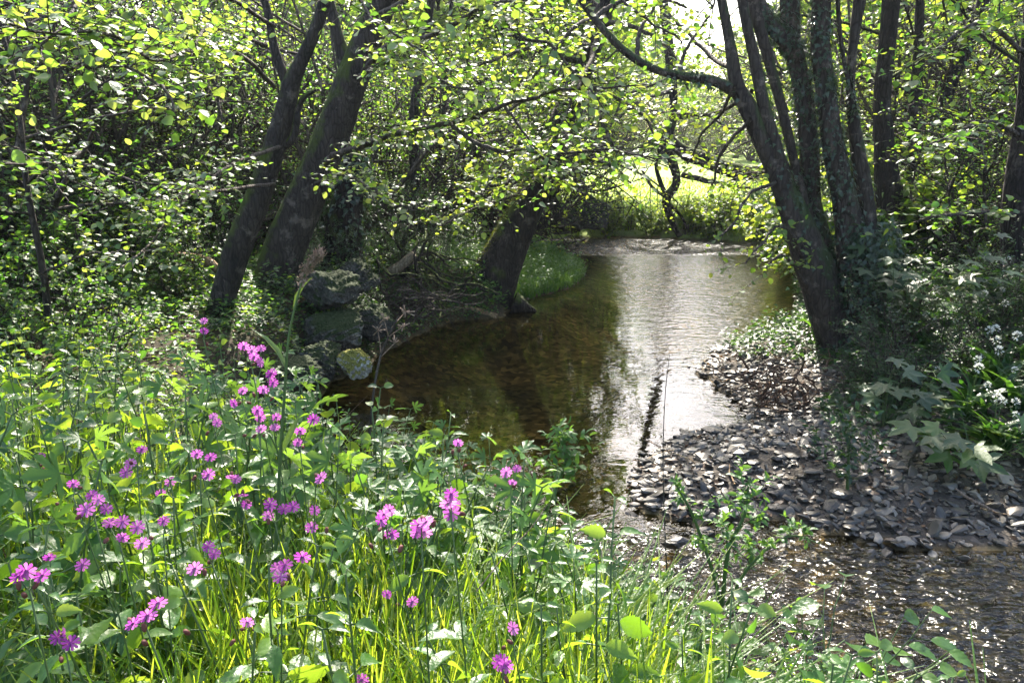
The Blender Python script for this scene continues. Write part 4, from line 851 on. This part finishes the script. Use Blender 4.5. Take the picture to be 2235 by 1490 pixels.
def feathery(label, pl, d, rw, n=9, m=M_cress, leaf=.05):
    t, q = stalk('hogweed_shoot', label, pl, d, M_stem, 'plant'); g = Geo(); A = []
    for k in range(n):
        f = .3+.7*k/n; p = q[int(f*22)]; a = k*2.1; tp = path_grow(p, (math.cos(a), math.sin(a), .9), rw*(1.2-.7*f), 5, .1, .02); tube(g, tp, .0015, 3, cap=False)
        for j in range(1, 6): twig_leaves(A, path_grow(tp[j], rng.normal(0, 1, 3)+[0, 0, .6], rw*.3, 3, .1), leaf*.8, 5, .5)
    g.build('leaf_stalks', M_stem, t); g2 = Geo(); bake_leaves(g2, A, NARROW); g2.build('leaves', m, t)
feathery('upright feathery green shoot against the stream at the centre', [(1180, 1140, 6), (1215, 1060, 5), (1235, 1000, 4), (1225, 940, 3)], 2.9, .16)
feathery('feathery green plant growing out of the gravel bar', [(1845, 1130, 6), (1850, 1050, 5), (1852, 980, 4), (1850, 925, 3)], 4.6, .32, 14, M_dark, .07)
feathery('feathery yellow-green shoot before the glittering shallows', [(1575, 1320, 7), (1590, 1200, 6), (1625, 1120, 4), (1635, 1040, 3)], 2.1, .11, 8, M_cress, .035)
feathery('second feathery shoot left of the yellow-green one', [(1575, 1320, 6), (1550, 1230, 5), (1510, 1120, 4), (1465, 1040, 3)], 2.1, .07, 6, M_cress, .03)
feathery('feathery shoot right of the yellow-green one', [(1585, 1320, 5), (1640, 1230, 4), (1720, 1170, 3), (1790, 1185, 2)], 2.1, .07, 6, M_cress, .03)
def nearbush(label, c, n, leaf, tmpl, m, spread, name='sycamore_seedling', hh=.5):
    t = thing(name, label, 'plant'); g = Geo(); pos = []; ld = []
    b = V(c[0], c[1], h1(c[0], c[1]) if len(c) < 3 else c[2])
    for k in range(n):
        a = rng.uniform(0, 6.3); tp = path_grow(b, (math.cos(a)*spread, math.sin(a)*spread, 1), hh*rng.uniform(.5, 1.1), 5, .1, -.02); tube(g, tp, np.linspace(.004, .0015, 6), 4, cap=False); pos.append(tp[-1]); ld.append([math.cos(a), math.sin(a), -.15])
        for q_ in (3, 4): a2 = a+rng.normal(0, 1.2); e_ = tp[q_]+V(math.cos(a2), math.sin(a2), .2)*leaf*.6; tube(g, [tp[q_], e_], .0015, 3, cap=False); pos.append(e_); ld.append([math.cos(a2), math.sin(a2), -.1])
    g.build('stems', M_stem, t); g2 = Geo(); pos = np.array(pos); k = len(pos)
    scatter(g2, tmpl[0], tmpl[1], pos, frames(np.array(ld), np.tile([0, 0, 1.], (k, 1))+rng.normal(0, .25, (k, 3))+[0, -.3, 0]), leaf*rng.uniform(.7, 1.2, k)); g2.build('leaves', m, t)
p = G(2130, 1060, .15); nearbush('broad-lobed sycamore seedling leaning over the stones at the right edge', (p[0]+.1, p[1]+.2), 14, .16, SYC, M_bush, .9, hh=.5)
p = G(1990, 760, .4); nearbush('large-leaved sycamore sapling right of the many-stemmed tree', (p[0], p[1]), 26, .14, SYC, M_dark, .7, hh=1.25)
p = G(1900, 900, .35); nearbush('low broad-leaved seedling at the foot of the many-stemmed tree', (p[0]+.1, p[1]), 12, .13, SYC, M_dark, .9, hh=.6)
nearbush('broad-leaved bramble at the bottom right before the water', (.92, 2.0), 22, .085, serrate(.36), M_nettle, .9, 'bramble', .5)
nearbush('leafy bramble at the bottom edge right of centre', (.55, 1.65), 18, .08, serrate(.36), M_nettle, .9, 'bramble', .5)

def tangle(name, label, c, n, L, r, m, sd_, cat='roots'):
    g = Geo()
    for k in range(n):
        st0 = V(*c)+rng.normal(0, .12, 3)*V(*sd_); tube(g, path_grow(st0, rng.normal(0, 1, 3)*V(*sd_)+[0, 0, .1], L*rng.uniform(.4, 1.2), 8, .35), np.linspace(r, r*.25, 9)*rng.uniform(.5, 1.3), 5)
    o = g.build(name, m); tag(o, label, cat)
tangle('root_tangle', 'tangle of bare brown roots washed up on the gravel bar', G(1690, 850, .25), 60, .42, .011, barkmat('root_wood', (.09, .05, .03), (.2, .12, .08)), (1.2, .8, .9))
tangle('root_tangle', 'thin dark roots hanging over the dark pool between the boulders and the leaning tree', P(900, 660, 8.8), 60, .6, .012, B_twig, (1.6, .6, .5))
tangle('root_tangle', 'dark exposed roots under the left bank beside the leaning tree', P(880, 590, 9.6), 46, 1.1, .03, B_moss, (1.4, .7, .8))
def log(label, pl, d, m, name='log'):
    g = Geo(); q, r = pathd(pl, 16, d); tube(g, q, r, 10, .5, .12); g.build(name, m); tag(bpy.data.objects[g and -1] if False else COL.objects[-1], label, 'log')
log('short orange-brown log lying at the waterline under the leaning tree', [(985, 668, 6), (1015, 672, 9), (1050, 682, 10), (1085, 692, 8)], 10.0, B_dead)
log('pale broken branch slanting over the dark roots of the left bank', [(820, 615, 12), (860, 590, 14), (905, 555, 10)], 9.3, barkmat('pale_dead_wood', (.14, .11, .07), (.28, .22, .15)))
log('rotten sunlit log on the left bank behind the slim mossy alder', [(370, 555, 8), (410, 562, 12), (450, 570, 14), (480, 590, 10)], 7.9, B_dead)
log('bleached stick lying on the stones by the shallow water', [(2085, 1065, 2), (2110, 1085, 4), (2150, 1105, 4), (2185, 1125, 2)], 4.3, B_straw, 'stick')
tk = log
# brown earth mound at left
g = Geo(); v = rockshape(IV2, (.75, .45, .38), .16, 31, 5); g.add(v, [IF2]); o = g.build('tree_stump', barkmat('rotten_wood', (.06, .035, .022), (.17, .11, .07), (.07, .09, .02), .3)); o.location = at_(255, 650, 7.6); tag(o, 'wide rotten brown stump in the left bank behind the plants', 'stump')

g = Geo()
for k in range(70):
    x = rng.uniform(.8, 4.2); y = rng.uniform(3.9, 8.2); z, s_, ins, at, _, _ = H(x, y, True)
    if ins[0]: continue
    tube(g, path_grow((x, y, z[0]+.03), (rng.normal(), rng.normal(), .05), rng.uniform(.1, .45), 5, .2), np.linspace(.005, .002, 6)*rng.uniform(.6, 1.5), 4)
tag(g.build('driftwood_litter', B_dead), 'small broken twigs washed up over the gravel bar', kind='stuff')
cover('leaf_litter', 'brown dead leaves lying on the gravel bar and under the left bank', [(.6, 4.5, 3.6, 8.5, 1300), (-3.4, 0, 6.5, 10.5, 2500)], 41, .045, .03, leafmat('dead_leaf', [(0, (.07, .035, .018)), (1, (.22, .13, .07))], [(0, (.1, .05, .02)), (1, (.2, .1, .04))], .6, .2, .3))
# wild garlic on the right bank
GP = []
for k in range(3):
    t = thing('wild_garlic', '', 'plant'); g = Geo(); n = 9; th = np.arange(n)*2.4
    scatter(g, *blade_t(.16, 7, 1.1), np.zeros((n, 3)), zrot(th, rng.uniform(.1, .6, n), None), rng.uniform(.22, .34, n)); g.build('leaves', M_garlic, t)
    g = Geo(); q = path_grow((0, 0, 0), (0, 0, 1), .36, 5, .06); tube(g, q, .003, 4); g.build('stem', M_stem, t)
    g = Geo(); n = 40; dv = norm(rng.normal(0, 1, (n, 3))+[0, 0, .5]); scatter(g, NARROW[0], NARROW[1], q[-1]+dv*.018, frames(dv, rng.normal(0, 1, (n, 3))), np.full(n, .018)); g.build('flower_head', M_white, t); GP.append(t)
r = np.random.default_rng(5)
for k in range(90):
    c = (4.6, 6.6, .9) if k < 60 else (3.7, 5.2, .5)
    x = c[0]+r.normal(0, c[2]); y = c[1]+r.normal(0, c[2]*.7)
    if x < 3.1: x = 6.2-x
    o = GP[k] if k < 3 else copy_tree(GP[k % 3]); place(o, x, y, h1(x, y)-.01, r.uniform(0, 6.3), r.uniform(.7, 1.2), None, .1)
    tag(o, 'white-flowered wild garlic with glossy strap leaves on the right bank', None, 'wild garlic on the right bank')

# ------------------------------------------------------------------ haze: one closed box of thin air over the whole place
m, t, out = mat('haze'); pvn = t.nodes.new('ShaderNodeVolumePrincipled'); pvn.inputs['Color'].default_value = (.86, .92, 1, 1); pvn.inputs['Density'].default_value = .0005; pvn.inputs['Anisotropy'].default_value = .55
t.links.new(pvn.outputs[0], out.inputs['Volume'])
g = Geo(); bx0, bx1, by0, by1, bz0, bz1 = -165, 165, -14, 265, -2, 22
v = [(x, y, z) for z in (bz0, bz1) for y in (by0, by1) for x in (bx0, bx1)]
g.add(v, [[[0, 2, 3, 1], [4, 5, 7, 6], [0, 1, 5, 4], [2, 6, 7, 3], [0, 4, 6, 2], [1, 3, 7, 5]]])
hz = g.build('haze', m, smooth=False); tag(hz, 'faint sunlit haze hanging in the air over the stream and meadow', kind='stuff')
